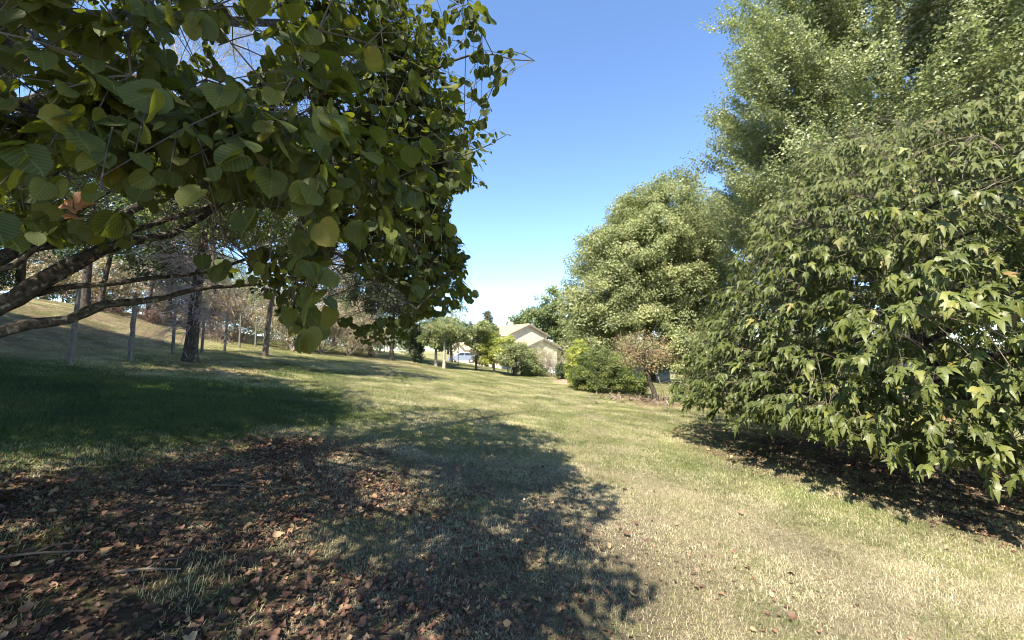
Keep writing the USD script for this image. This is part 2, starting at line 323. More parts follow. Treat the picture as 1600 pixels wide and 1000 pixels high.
# ------------------------------------------------------------------ branching
def attach(nodes, radii, targets, r_end, rng, sag=0.05, sides=5, rmax=0.6, jitter=0.12, n=5):
    """curved branches from the nearest node of the skeleton to each target; returns tubes, new nodes, their radii"""
    tree = cKDTree(nodes); tubes, NN, RR = [], [], []
    dist, k = tree.query(targets)
    for t, i, d in zip(targets, k, dist):
        a = nodes[i]; r0 = min(radii[i] * rmax, r_end * 2.5 + 0.012 * d)
        mid = (a + t) / 2 + rng.normal(size=3) * jitter * d + np.array([0, 0, sag * d])
        p = smooth_line([a, mid, t], n)
        r = np.linspace(max(r0, r_end), r_end, n)
        tubes.append(tube(p, r, sides)); NN.append(p[1:]); RR.append(r[1:])
    if not tubes: return [], np.zeros((0, 3)), np.zeros(0)
    return tubes, np.vstack(NN), np.concatenate(RR)

def trunk_mesh(base, pts, rad, sides=14, seed=0, flare=0.5, n=16):
    """a tapered trunk with a flared, uneven foot; pts relative to base"""
    line = smooth_line(np.column_stack([np.asarray(pts, float) + base, rad]), n)
    p, r = line[:, :3], line[:, 3].copy()
    hgt = p[:, 2] - base[2]
    r *= 1 + flare * np.exp(-np.clip(hgt, 0, None) / (2.2 * rad[0] + 1e-6))
    v, f = tube(p, r, sides)
    c = np.repeat(p, sides, 0); c = np.vstack([c, p[-1:]])
    w = 1 + 0.28 * (meshkit.fbm(np.column_stack([v[:, 0] * 9, v[:, 1] * 9, v[:, 2] * 2.0]), 3, seed) - 0.5)
    return (c + (v - c) * w[:, None], f), p, r

def clumps_in(rng, blobs, n, inner=0.45, gap=0.25):
    """clump centres mostly near the surface of a union of ellipsoids (cx, cy, cz, rx, ry, rz), and outward directions"""
    b = np.asarray(blobs, float)
    w = (b[:, 3] * b[:, 4] * b[:, 5])**(2 / 3); k = rng.choice(len(b), n, p=w / w.sum())
    d = sphere_dirs(rng, n); q = inner + (1 - inner) * rng.random(n)**0.5
    q *= 1 + 0.3 * (meshkit.fbm(d * 2.3 + k[:, None] * 7.1, 3, 9) - 0.5)
    p = b[k, :3] + d * b[k, 3:] * q[:, None]
    keep = meshkit.noise(p * (2.2 / b[:, 3:].mean()) + 11.3, 4) > gap
    return p[keep], d[keep]

def leaf_cloud(rng, C, D, per, rad, size, T, out=0.5, up=0.35, droop=0.2, stretch=None, flat=0.7):
    """leaves scattered round clump centres C with outward directions D"""
    n = len(C); i = np.repeat(np.arange(n), per)
    rad = np.broadcast_to(rad, (n,))[i]
    q = sphere_dirs(rng, len(i)) * (rng.random(len(i))**0.45)[:, None] * rad[:, None]
    q[:, 2] *= flat
    if stretch is not None:
        ax = unit(D * [1, 1, 0] * stretch[0] + [0, 0, stretch[1]])[i]
        q = q * 0.62 + ax * (rng.normal(size=len(i)) * rad * 0.8)[:, None]
    P = C[i] + q
    N = unit(D[i] * out + [0, 0, up] + rng.normal(size=P.shape) * 0.55 + unit(q) * 0.35)
    A = unit(rng.normal(size=P.shape) + D[i] * 0.6 - np.array([0, 0, droop * 2.0]))
    S = size * rng.uniform(0.65, 1.3, len(i))
    return place(T, P, A, N, S)

def leafy(name, label, cat, base, trunk, blobs, n_clump, per, rad, size, leaf, bark, seed, T=T_DIA, group=None, out=0.5, up=0.35, droop=0.2, stretch=None, inner=0.45, gap=0.25,
          twig=0.008, centers=None, min_z=0.25, limbs=8, flat=0.7, sides=10, names=('trunk', 'limb', 'crown')):
    """a tree or shrub: trunk [(dx, dy, dz, r)], limbs, and a crown of leaf clumps in the blobs (relative to base)"""
    rng = np.random.default_rng(seed); base = np.asarray(base, float)
    t = thing(name, base, label, cat, group)
    tk = np.asarray(trunk, float)
    mesh, p, r = trunk_mesh(base, tk[:, :3], tk[:, 3], sides, seed)
    obj(names[0], mesh, M[bark], t, smooth=True)
    b = np.asarray(blobs, float).copy(); b[:, :3] += base
    C, D = clumps_in(rng, b, n_clump, inner, gap) if centers is None else (centers[0] + base, centers[1])
    g = ground(C[:, 0], C[:, 1]); ok = C[:, 2] > g + min_z
    C, D = C[ok], D[ok]
    half = len(p) // 2
    nodes, radii = p[half // 2:], r[half // 2:]
    sub = C[rng.choice(len(C), min(limbs, len(C)), False)]
    ctr = b[:, :3].mean(0); tg = ctr + (sub - ctr) * 0.75
    tubes, n1, r1 = attach(nodes, radii, tg, twig * 2.2, rng, 0.12, 6, 0.6)
    for tb in tubes: obj(names[1], tb, M[bark], t, smooth=True)
    nodes, radii = np.vstack([nodes, n1]), np.concatenate([radii, r1])
    tubes, _, _ = attach(nodes, radii, C[: min(len(C), 160)], twig * 0.6, rng, 0.05, 3, 0.6, n=4)
    if tubes: obj('twigs', joined(tubes), M[bark], t, kind='stuff')
    crown(names[2], t, C - base, D, per, rad, size, T, M[leaf], rng, out, up, droop, stretch, flat)
    return t

def crown(name, parent, C, D, per, rad, size, T, mat, rng, out, up, droop, stretch, flat):
    """the foliage as one instancer of leaf clumps; three kinds of clump by how steeply they face the sky, turned about the vertical"""
    path = numbered(f'{parent}/{name}')
    pi = UsdGeom.PointInstancer.Define(stage, path); tag(pi, kind='stuff')
    protos = []
    for el in (-5, 30, 70):
        for k in range(3):
            d0 = np.array([[math.cos(math.radians(el)), 0, math.sin(math.radians(el))]])
            v, f, _ = leaf_cloud(rng, np.zeros((1, 3)), d0, per, rad, size, T, out, up, droop, stretch, flat)
            protos.append(obj('leaf_clump', (v, f), mat, path))
    pi.CreatePrototypesRel().SetTargets([Sdf.Path(x) for x in protos])
    e = np.degrees(np.arcsin(np.clip(D[:, 2], -1, 1))); n = len(C)
    pi.CreateProtoIndicesAttr(Vt.IntArray.FromNumpy((np.digitize(e, (12, 50)) * 3 + rng.integers(0, 3, n)).astype(np.int32)))
    pi.CreatePositionsAttr(Vt.Vec3fArray.FromNumpy(C.astype(np.float32)))
    yaw = np.arctan2(D[:, 1], D[:, 0]) + rng.normal(size=n) * .5
    pi.CreateOrientationsAttr(Vt.QuathArray([Gf.Quath(math.cos(a / 2), 0, 0, math.sin(a / 2)) for a in yaw.tolist()]))
    pi.CreateScalesAttr(Vt.Vec3fArray.FromNumpy(np.repeat(rng.uniform(.75, 1.3, (n, 1)), 3, 1).astype(np.float32)))

def bare(name, label, cat, base, height, seed, bark='drytwig', spread=0.5, depth=4, kids=5, r0=0.12, leafm=None, leaf_n=0, leaf_size=0.05, group=None, stems=1, lean=(0, 0), up=0.25, wig=0.16):
    """a bare or nearly bare tree or shrub: recursive branches down to fine twigs"""
    rng = np.random.default_rng(seed); base = np.asarray(base, float)
    t = thing(name, base, label, cat, group)
    out = [[] for _ in range(depth + 1)]; tips = []
    def grow(p, d, L, r, lv):
        n = 6 if lv < 2 else 4
        pts = [p]; q = p.copy(); dd = d.copy()
        for _ in range(n - 1):
            dd = unit(dd + rng.normal(size=3) * wig * (.45 if lv == 0 and stems == 1 else 1) + [0, 0, up * 0.18]); q = q + dd * L / (n - 1); pts.append(q)
        pts = np.array(pts); rr = np.linspace(r, r * (0.35 if lv else 0.3), n)
        out[lv].append(tube(pts, rr, 8 if lv == 0 else 5 if lv == 1 else 3))
        if lv >= depth:
            tips.append(pts[1:]); return
        for k in range(kids + (2 if lv == 0 else 0)):
            u = rng.uniform(0.3 if lv == 0 else 0.2, 1.0) * (n - 1); i = min(int(u), n - 2)
            pos = pts[i] + (pts[i + 1] - pts[i]) * (u - i)
            nd = unit(dd + sphere_dirs(rng, 1)[0] * spread * 1.6 + [0, 0, up * 0.4])
            grow(pos, nd, L * rng.uniform(0.38, 0.68), max(rr[i] * 0.55, 0.0035 if height < 6 else 0.007), lv + 1)
    for s in range(stems):
        d = unit(np.array([lean[0], lean[1], 1.0]) + (0 if stems == 1 else 1) * np.append(rng.normal(size=2) * 0.45, 0))
        grow(base + np.append(rng.normal(size=2) * 0.08 * (stems > 1), -0.05), d, height * 0.55 * (1 if stems == 1 else rng.uniform(.7, 1.1)), r0, 0)
    for tb in out[0]: obj('trunk' if stems == 1 else 'stem', tb, M[('bark' if height > 9.5 else 'twig') if stems == 1 else bark], t, smooth=True)
    for tb in out[1][:40]: obj('branch', tb, M[bark], t, smooth=True)
    obj('twigs', joined(out[1][40:] + sum(out[2:], [])), M[bark], t, kind='stuff')
    if leafm and leaf_n:
        tp = np.vstack(tips); P = tp[rng.integers(0, len(tp), leaf_n)] + rng.normal(size=(leaf_n, 3)) * 0.08
        v, f, uv = place(T_DIA, P, rng.normal(size=P.shape) - [0, 0, .5], rng.normal(size=P.shape) + [0, 0, .5], leaf_size * rng.uniform(.6, 1.3, leaf_n))
        obj('leaves', (v, f), M[leafm], t, kind='stuff')
    return t
#SPLIT
# ------------------------------------------------------------------ the setting
def spot(px, y, dy=0.0):
    x = at(px, 560, y)[0]
    return np.array([x, y, float(ground(x, y)) + dy])

_rn = np.random.default_rng(77)
def blob(x, y, cx, cy, r0, r1): return 1 - sstep(r0, r1, np.hypot(x - cx, y - cy))
def masks(x, y):
    """where the lawn is leaf litter, lush, green or (elsewhere) dry straw"""
    P = np.stack([x, y, 0 * x], -1)
    dx = 2.2 * (meshkit.fbm(P * 0.8, 4, 21) - 0.5); dy = 2.2 * (meshkit.fbm(P * 0.8, 4, 22) - 0.5)
    u, v = x + dx, y + dy
    m = np.maximum
    lit = m(m(blob(u, v, -2.4, 2.2, 1.0, 2.3), blob(u, v, -3.8, 2.2, 0.8, 2.0)), 0.95 * blob(u, v, -2.5, 4.4, 0.4, 2.0))
    lit2 = m(blob(u, v, 7.6, 7.2, 2.6, 4.6), blob(u, v, 5.6, 4.8, 0.4, 1.7))
    dirt = m(m(0.8 * blob(u, v, -8.0, 10.3, 0.6, 2.6), 0.8 * blob(u, v, -9.6, 15, 0.4, 1.8)), m(blob(u, v, 6.0, 15.3, 1.0, 3.0), 0.8 * blob(u, v, -6.5, 22, 2.0, 4.5)))
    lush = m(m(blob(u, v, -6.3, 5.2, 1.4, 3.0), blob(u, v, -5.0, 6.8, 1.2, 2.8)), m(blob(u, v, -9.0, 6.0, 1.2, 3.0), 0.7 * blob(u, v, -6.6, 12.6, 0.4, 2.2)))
    n = 0.5 * meshkit.fbm(P * 0.45, 4, 31) + 0.5 * meshkit.fbm(P * 1.5, 3, 32)
    green = 0.75 * sstep(0.42, 0.66, n + 0.16 * blob(u, v, 1.5, 10.5, 1.5, 5) - 0.12 * blob(u, v, 2.5, 2.5, 2, 5))
    green = m(green, m(m(blob(u, v, 3.2, 6.4, 0.5, 1.6), blob(u, v, 3.6, 4.7, 0.3, 1.2)), m(0.9 * blob(u, v, 2.6, 8.4, 0.5, 2.0), 0.8 * sstep(20, 23, v) * (1 - sstep(25, 29, v)))))
    green = m(green, 0.55 * blob(u, v, -2.0, 8.0, 1.5, 4.0))
    return np.clip(lit, 0, 1), np.clip(lit2, 0, 1), np.clip(dirt, 0, 1), np.clip(lush, 0, 1), np.clip(green, 0, 1)

def axis(a, b, near, step, grow):
    up, dn = [0.0], [0.0]
    s = step
    while up[-1] < b: s = step if up[-1] < near else s * grow; up.append(up[-1] + s)
    s = step
    while dn[-1] > a: s = step if dn[-1] > -near else s * grow; dn.append(dn[-1] - s)
    return np.array(sorted(set(dn + up)))
gx, gy = axis(-650, 650, 8, 0.16, 1.07), axis(-60, 900, 11, 0.16, 1.07)
X, Y = np.meshgrid(gx, gy)
Z = ground(X, Y)
far = sstep(120, 600, np.hypot(X, Y))
nx, ny = len(gx), len(gy)
ii, jj = np.meshgrid(np.arange(ny - 1), np.arange(nx - 1), indexing='ij')
q = np.stack([ii * nx + jj, ii * nx + jj + 1, (ii + 1) * nx + jj + 1, (ii + 1) * nx + jj], -1).reshape(-1, 4)
lit, lit2, dirt, lush, green = masks(X, Y)
col = np.empty(X.shape + (3,)); col[:] = (0.225, 0.187, 0.118)
def lay(w, c):
    global col
    col = col * (1 - w[..., None]) + np.array(c) * w[..., None]
lay(green, (0.150, 0.150, 0.066)); lay(0.8 * sstep(5.5, 9, Y), (0.225, 0.210, 0.092)); lay(0.8 * blob(X, Y, -1.4, 3.0, 2.2, 3.8), (0.090, 0.068, 0.045)); lay(sstep(0, 1.5, fence_x(Y) - X) * (Y < 60), (0.155, 0.112, 0.070)); lay(lush, (0.040, 0.064, 0.020)); lay(dirt * 0.8, (0.21, 0.150, 0.095)); lay(lit, (0.070, 0.047, 0.034)); lay(lit2, (0.070, 0.050, 0.036))  # brown litter tone under the left tree, also darkened to paint in its shade
lay(blob(X, Y, -2.6, 3.55, 0.3, 1.0), (0.105, 0.090, 0.078))
M['ground'] = usdkit.material(stage, '/World/Looks/lawn_ground', {
    'at': ('attribute', {'attribute': 'tint'}), 'geo': ('geometry', {}),
    'n1': ('noise_texture', {'scale': 26.0, 'detail': 8.0, 'roughness': 0.7}), 'm1': ('map_range', {'from_min': 0.3, 'from_max': 0.7, 'to_min': 0.55, 'to_max': 1.45}),
    'n2': ('noise_texture', {'scale': 1.1, 'detail': 5.0, 'roughness': 0.65}), 'm2': ('map_range', {'from_min': 0.3, 'from_max': 0.7, 'to_min': 0.8, 'to_max': 1.2}),
    's1': ('vector_math', {'math_type': 'scale'}), 's2': ('vector_math', {'math_type': 'scale'}),
    'hs': ('noise_texture', {'scale': 5.0, 'detail': 6.0, 'roughness': 0.7}), 'hm': ('map_range', {'from_min': 0.48, 'from_max': 0.62, 'to_min': 0.0, 'to_max': 0.35, 'clamp': True}),
    'gm': ('mix_color', {'b': (0.15, 0.16, 0.055)}),
    'b': ('bump', {'strength': 0.9, 'distance': 0.03}), 'p': ('principled_bsdf', {'roughness': 0.95, 'specular_ior_level': 0.1})},
    [('geo.position', 'n1.vector'), ('geo.position', 'n2.vector'), ('geo.position', 'hs.vector'), ('hs.fac', 'hm.value'), ('hm.result', 'gm.fac'), ('at.color', 'gm.a'),
     ('n1.fac', 'm1.value'), ('n2.fac', 'm2.value'), ('gm.result', 's1.vector1'), ('m1.result', 's1.scale'),
     ('s1.vector', 's2.vector1'), ('m2.result', 's2.scale'), ('s2.vector', 'p.base_color'), ('n1.fac', 'b.height'), ('b.normal', 'p.normal')], surface='p.BSDF')
gp = obj('lawn', (np.stack([X, Y, Z], -1).reshape(-1, 3), q), M['ground'], smooth=True, kind='structure', label='dry straw coloured lawn with green patches and brown leaf litter, darkened for shade under the left tree')
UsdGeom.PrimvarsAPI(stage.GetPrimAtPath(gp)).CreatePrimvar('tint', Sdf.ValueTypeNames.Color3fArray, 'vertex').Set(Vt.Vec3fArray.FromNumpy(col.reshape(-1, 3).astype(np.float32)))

# ------------------------------------------------------------------ grass
def patch(seed, n, size, h, w, lean, clump):
    rng = np.random.default_rng(seed)
    c = rng.uniform(-size, size, (max(n // 9, 1), 2))
    p = np.where(rng.random((n, 1)) < clump, c[rng.integers(0, len(c), n)] + rng.normal(size=(n, 2)) * 0.022, rng.uniform(-size, size, (n, 2)))
    ang = rng.uniform(0, 2 * np.pi, n); L = h * rng.uniform(0.45, 1.5, n); le = np.clip(lean * rng.uniform(0.3, 1.6, n), 0, 1.45)
    d = np.column_stack([np.cos(ang), np.sin(ang), np.zeros(n)]); s = np.column_stack([-np.sin(ang), np.cos(ang), np.zeros(n)])
    ww = w * rng.uniform(0.6, 1.3, n)[:, None]
    b = np.column_stack([p, np.full(n, -0.006)])
    m = b + d * (L * 0.5 * np.sin(le * 0.6))[:, None] + [0, 0, 1] * (L * 0.55 * np.cos(le * 0.6))[:, None]
    t = m + d * (L * 0.55 * np.sin(le * 1.25))[:, None] + [0, 0, 1] * (L * 0.5 * np.cos(np.minimum(le * 1.25, 1.6)))[:, None]
    V = np.stack([b - s * ww, b + s * ww, m - s * ww * .8, m + s * ww * .8, t], 1).reshape(-1, 3)
    F = (np.array([(0, 1, 3), (0, 3, 2), (2, 3, 4)])[None] + (np.arange(n) * 5)[:, None, None]).reshape(-1, 3)
    return V, F
def quat(nrm, yaw):
    z = unit(nrm); a = np.cross([0, 0, 1.0], z); w = 1 + z[:, 2]
    q1 = np.column_stack([w, a]); q1 /= np.linalg.norm(q1, axis=1, keepdims=True)
    c, s = np.cos(yaw / 2), np.sin(yaw / 2)
    return np.column_stack([q1[:, 0] * c - q1[:, 3] * s, q1[:, 1] * c + q1[:, 2] * s, q1[:, 2] * c - q1[:, 1] * s, q1[:, 0] * s + q1[:, 3] * c])
def gnormal(x, y, e=0.15):
    return unit(np.column_stack([(ground(x - e, y) - ground(x + e, y)) / (2 * e), (ground(x, y - e) - ground(x, y + e)) / (2 * e), np.ones(len(x))]))
rng = np.random.default_rng(5)
XY = []
for y0, y1, st, sc in ((-1.0, 6.5, 0.22, 1.0), (6.5, 14, 0.28, 1.15), (14, 24, 0.45, 1.7), (24, 46, 0.75, 2.5)):
    a = np.arange(-26 if y1 < 10 else -40, 40, st); b = np.arange(y0, y1, st)
    A, B = np.meshgrid(a, b); p = np.column_stack([A.ravel(), B.ravel()]) + rng.uniform(-.5, .5, (A.size, 2)) * st
    p = p[np.abs(p[:, 0]) < 1.42 * np.maximum(p[:, 1], 0) + 1.8]
    XY.append(np.column_stack([p, np.full(len(p), sc), np.full(len(p), y0)]))
XY = np.vstack(XY)
lit, lit2, dirt, lush, green = masks(XY[:, 0], XY[:, 1])
u = rng.random(len(XY))
bank = XY[:, 0] < fence_x(XY[:, 1]) - 0.2
kindi = np.where(bank, np.where(u < .2, 1, 0), np.where(u < lush, 3, np.where(rng.random(len(XY)) < np.maximum(green, np.maximum(.72 * sstep(4.5, 8, XY[:, 1]), 0 * u)), np.where(rng.random(len(XY)) < 0.36 - .22 * blob(XY[:, 0], XY[:, 1], -1.0, 3.4, 2.0, 3.8), 2, 1), np.where(rng.random(len(XY)) < 0.36 - .28 * blob(XY[:, 0], XY[:, 1], -1.0, 3.4, 2.2, 4.0), 1, 0))))  # browner grass mix under the left tree, part litter tone, part painted shade
drop = np.maximum(np.maximum(lit * 0.80, lit2 * 0.85), dirt * 0.75)
drop = np.maximum(drop, np.where(bank, .45, 0.42 * blob(XY[:, 0], XY[:, 1], -1.4, 3.0, 2.0, 3.4)))  # thinned under the left tree too, letting the shade-darkened tint show
keep = rng.random(len(XY)) > drop
keep &= ~((XY[:, 1] > 45) & (XY[:, 0] > -9))
XY, kindi = XY[keep], kindi[keep]
GR = [('dry_grass', 'straw', 0.032, 0.0021, 1.4, 0.45, 700, 'short straw coloured grass of the sunlit lawn'), ('patchy_grass', 'mixed', 0.038, 0.0024, 1.15, 0.5, 620, 'short half green half dry grass of the lawn'),
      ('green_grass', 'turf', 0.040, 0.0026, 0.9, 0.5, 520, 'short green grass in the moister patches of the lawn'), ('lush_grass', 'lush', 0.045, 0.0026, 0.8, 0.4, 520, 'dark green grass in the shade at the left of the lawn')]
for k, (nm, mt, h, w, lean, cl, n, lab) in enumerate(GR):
    s = kindi == k
    P = XY[s]
    pi = UsdGeom.PointInstancer.Define(stage, '/World/' + nm)
    tag(pi, lab, 'grass', kind='stuff')
    protos = []
    for j in range(4):
        protos.append(obj('blades', patch(100 + 10 * k + j, n, 0.27, h, w, lean, cl), M[mt], f'/World/{nm}'))
    pi.CreatePrototypesRel().SetTargets([Sdf.Path(x) for x in protos])
    pi.CreateProtoIndicesAttr(Vt.IntArray.FromNumpy(rng.integers(0, 4, len(P)).astype(np.int32)))
    pos = np.column_stack([P[:, :2], ground(P[:, 0], P[:, 1])])
    pi.CreatePositionsAttr(Vt.Vec3fArray.FromNumpy(pos.astype(np.float32)))
    qq = quat(gnormal(P[:, 0], P[:, 1]), rng.uniform(0, 2 * np.pi, len(P)))
    pi.CreateOrientationsAttr(Vt.QuathArray([Gf.Quath(*[float(c) for c in row]) for row in qq]))
    sc = P[:, 2] * rng.uniform(0.85, 1.15, len(P)); zs = np.where(P[:, 2] > 1.5, 0.62, 0.95) * P[:, 2] * rng.uniform(0.8, 1.25, len(P))
    pi.CreateScalesAttr(Vt.Vec3fArray.FromNumpy(np.column_stack([sc, sc, zs]).astype(np.float32)))

# ------------------------------------------------------------------ the big tree on the left, whose limbs reach over the lawn
rng = np.random.default_rng(12)
tb_ = np.array([-3.75, 2.5, float(ground(-3.75, 2.5))])
lime = thing('broadleaf_tree', tb_, 'large round-leaved tree on the left whose low lichened limbs reach over the lawn', 'tree')
mesh, tp, tr_ = trunk_mesh(tb_, [(0, 0, -.1), (0.05, .0, 0.9), (0.05, .03, 1.6), (0.1, .1, 3.2), (.3, .3, 5.2), (.6, .6, 7.4)], [.24, .22, .20, .15, .09, .03], 16, 3, n=20)
obj('trunk', mesh, M['lichen'], lime, smooth=True)
T0 = lambda z: np.append(np.array([np.interp(z, tp[:, 2], tp[:, 0]), np.interp(z, tp[:, 2], tp[:, 1]), z]), 0)
def L_(z, *pts):
    out = [T0(tb_[2] + z)]
    out[0][3] = pts[0][3] * 1.25
    for px, py, y, r in pts: out.append(np.append(at(px, py, y), r))
    return out
def L3(z, r, *pts): return [np.append(T0(tb_[2] + z)[:3], r)] + [np.array(p, float) for p in pts]
limbs = [
    L_(0.95, (-40, 535, 2.4, .044), (40, 512, 2.4, .040), (150, 484, 2.5, .032), (300, 456, 2.8, .020), (400, 440, 3.1, .013), (480, 436, 3.6, .007)),
    L_(1.15, (-40, 505, 2.5, .075), (60, 448, 2.55, .065), (150, 402, 2.7, .050), (232, 376, 2.95, .036), (330, 330, 3.4, .024), (430, 262, 4.0, .010)),
    L_(1.45, (-40, 440, 2.6, .055), (25, 370, 2.7, .046), (60, 320, 2.8, .040), (120, 230, 3.0, .030), (200, 100, 3.4, .018), (260, -60, 3.7, .008)),
    L_(1.30, (-30, 425, 2.3, .022), (30, 405, 2.3, .017), (110, 350, 2.2, .010), (170, 300, 2.0, .006)),
    L_(2.2, (-60, 250, 2.7, .040), (200, 195, 2.9, .026), (340, 155, 3.0, .021), (410, 130, 3.1, .015), (500, 60, 3.3, .008)),
    L_(1.25, (70, 456, 2.6, .026), (150, 444, 2.7, .022), (300, 425, 3.1, .017), (420, 402, 3.6, .013), (560, 420, 4.3, .009), (660, 470, 4.8, .004)),
    L_(1.8, (150, 350, 3.0, .040), (300, 290, 3.1, .032), (450, 228, 3.1, .024), (600, 150, 2.8, .015), (720, 92, 2.6, .008), (835, 95, 2.35, .003)),
    L_(1.6, (200, 360, 3.3, .032), (350, 318, 3.4, .026), (500, 288, 3.6, .018), (650, 252, 3.6, .011), (770, 225, 3.45, .004)),
    L_(2.6, (200, 120, 2.2, .030), (380, 150, 2.4, .020), (480, 100, 2.4, .014), (505, 10, 2.3, .009), (530, -150, 2.2, .005)),
    L_(1.5, (-100, 240, 1.6, .020), (0, 195, 1.15, .009), (130, 184, 1.05, .006), (330, 172, 1.15, .005), (450, 175, 1.3, .003)),
    L3(2.8, .06, (-2.9, 1.2, 3.6, .045), (-1.9, .2, 4.0, .03), (-.9, -.7, 4.0, .015), (-.2, -1.6, 3.6, .005)),
    L3(3.0, .06, (-2.4, 2.0, 4.4, .05), (-1.4, 1.8, 5.0, .03), (-.5, 1.6, 5.0, .012)),
    L3(3.4, .07, (-3.0, 3.8, 4.9, .05), (-2.2, 5.0, 5.8, .03), (-1.6, 6.0, 6.2, .012)),
    L3(3.2, .06, (-4.6, 3.6, 4.6, .04), (-5.6, 4.6, 5.0, .02)),
    L3(2.9, .06, (-5.0, 1.8, 4.6, .04), (-6.4, 1.0, 5.2, .02)),
    L3(2.6, .06, (-4.4, 1.0, 3.9, .04), (-5.0, -.4, 4.4, .02)),
    L3(3.9, .06, (-3.0, 2.0, 6.2, .04), (-2.4, 1.2, 7.2, .015)),
]
nodes, radii = [tp[4:]], [tr_[4:]]
for lb in limbs:
    s = smooth_line(np.array(lb), 22); s[:, 3] = np.maximum(s[:, 3], .003)
    s[2:, :3] += (meshkit.noise(np.column_stack([s[2:, 0] * 5, s[2:, 1] * 5, s[2:, 2] * 5])[..., None] * np.ones(3), 2) - .5) * .05 if False else 0
    wob = np.stack([meshkit.noise(s[:, :3] * 4.0, k) for k in (1, 2, 3)], -1) - .5
    s[3:, :3] += wob[3:] * 0.10 * np.minimum(1, s[3:, 3:] / .03 + .3)
    v, f = tube(s[:, :3], s[:, 3] * .85 * (1 + 0.25 * (meshkit.noise(s[:, :3] * 11, 8) - .5)), 10)
    obj('limb', (v, f), M['lichen'], lime, smooth=True)
    nodes.append(s[3:, :3]); radii.append(s[3:, 3])
nodes, radii = np.vstack(nodes), np.concatenate(radii)

XR = np.array([(-400, 690), (0, 742), (22, 782), (45, 768), (62, 775), (80, 845), (118, 850), (128, 805), (150, 775), (190, 772), (205, 796), (234, 798), (246, 762), (292, 768), (302, 712), (345, 705), (400, 738), (440, 733), (463, 750), (476, 740), (492, 722), (520, 655), (545, 645), (560, 640)], float)
YB = np.array([(-300, 430), (0, 400), (60, 380), (130, 398), (230, 392), (300, 430), (365, 438), (385, 470), (420, 468), (440, 525), (480, 548), (520, 500), (560, 542), (640, 545), (660, 505), (715, 494), (745, 470)], float)
SH = np.array([(600, 560), (632, 600), (640, 780), (660, 800), (680, 880), (700, 915), (722, 893), (750, 930), (770, 985), (800, 978), (832, 935), (870, 985), (900, 1008), (930, 1045), (960, 1000), (1000, 960), (1100, 900), (1400, 860)], float)
def allowed(p, slack=0.0, shade_slack=0.0):
    """crown trimmed to its seen outline, and shaped so its shadow stays off the sunlit lawn"""
    x, y, z = project(p)
    infront = z > 0.25
    ok = np.linalg.norm(p - EYE, axis=1) > 0.92
    vis = infront & (x > -250) & (x < 1900) & (y > -450) & (y < 1300)
    bad = (x > np.interp(y, XR[:, 0], XR[:, 1]) - slack) | (y > np.interp(x, YB[:, 0], YB[:, 1]) - slack)
    ok &= ~(vis & bad)
    t = p.copy()
    k = (t[:, 2] - ground(t[:, 0], t[:, 1])) / SUN[2]
    for _ in range(3):
        s = t - SUN * k[:, None]; k += (s[:, 2] - ground(s[:, 0], s[:, 1])) / SUN[2]
    s = t - SUN * k[:, None]
    sx, sy, sz = project(s)
    lit_ = (sz > 0.6) & (sx > np.interp(sy, SH[:, 0], SH[:, 1]) + shade_slack)
    ok &= ~(lit_ & (sx < 2600))
    ok &= p[:, 2] > ground(p[:, 0], p[:, 1]) + 0.9
    return ok, x, y, z, sx, sy
EL_ = [(-2.9, 2.4, 5.2, 3.7, 4.8, 3.6), (-1.5, -1.4, 4.4, 2.6, 3.2, 2.0), (-1.5, 4.2, 2.6, 1.9, 1.9, 1.5), (-1.1, 1.25, 2.15, 1.0, .75, .75), (-1.0, 2.6, 2.9, 1.4, 1.3, 1.3), (-1.9, 2.6, 2.3, 1.2, 1.4, 1.0), (-5.6, 1.0, 5.0, 2.6, 2.6, 2.0), (-4.4, -1.6, 5.0, 2.6, 2.6, 2.0), (-.3, -.2, 3.7, 1.5, 1.7, 1.1), (-.45, 2.75, 3.25, .65, .6, 1.0), (-.75, 3.5, 2.5, .6, .6, .6)]  # some crown volumes are unseen, added so the foliage shades the lawn
tw = []
for (cx, cy, cz, rx, ry, rz), n in zip(EL_, (4300, 1500, 1900, 260, 1000, 900, 1300, 1900, 800, 700, 260)):
    d = sphere_dirs(rng, n); r = rng.random(n)**(0.40)
    tw.append(np.array([cx, cy, cz]) + d * r[:, None] * [rx, ry, rz])
for lb in limbs[:10]:      # twigs that sprout from the outer halves of the limbs in view
    s = smooth_line(np.array(lb), 60)[24:, :3]
    i = rng.integers(0, len(s), 120)
    tw.append(s[i] + rng.normal(size=(120, 3)) * .13 + [0, 0, -.02])
tw = np.vstack(tw)
ok, x, y, z, sx, sy = allowed(tw, 7, -10)
gapn = meshkit.noise(np.column_stack([x / 85, y / 85, z * 0.25]), 6)
dens = np.ones(len(tw))
vis = z > .3
dens[vis & (y > 300) & (x < 450)] *= 0.50
dens[vis & (y > 440) & (y < 560)] *= 0.75
dens[vis & (x > 330) & (x < 415) & (y > 40) & (y < 140)] *= 0.3
dens[vis & (x > 240) & (x < 320) & (y > 50) & (y < 120)] *= 0.6
dens *= np.where(gapn < 0.36, 0.45, 1.0)
dapple = (sy > 690) & (sx > 400)
dens *= np.where(dapple & (meshkit.noise(np.column_stack([sx / 60, sy / 34, 0 * sx]), 15) < 0.40), 0.30, 1.0)
tw = tw[ok & (rng.random(len(tw)) < dens)]
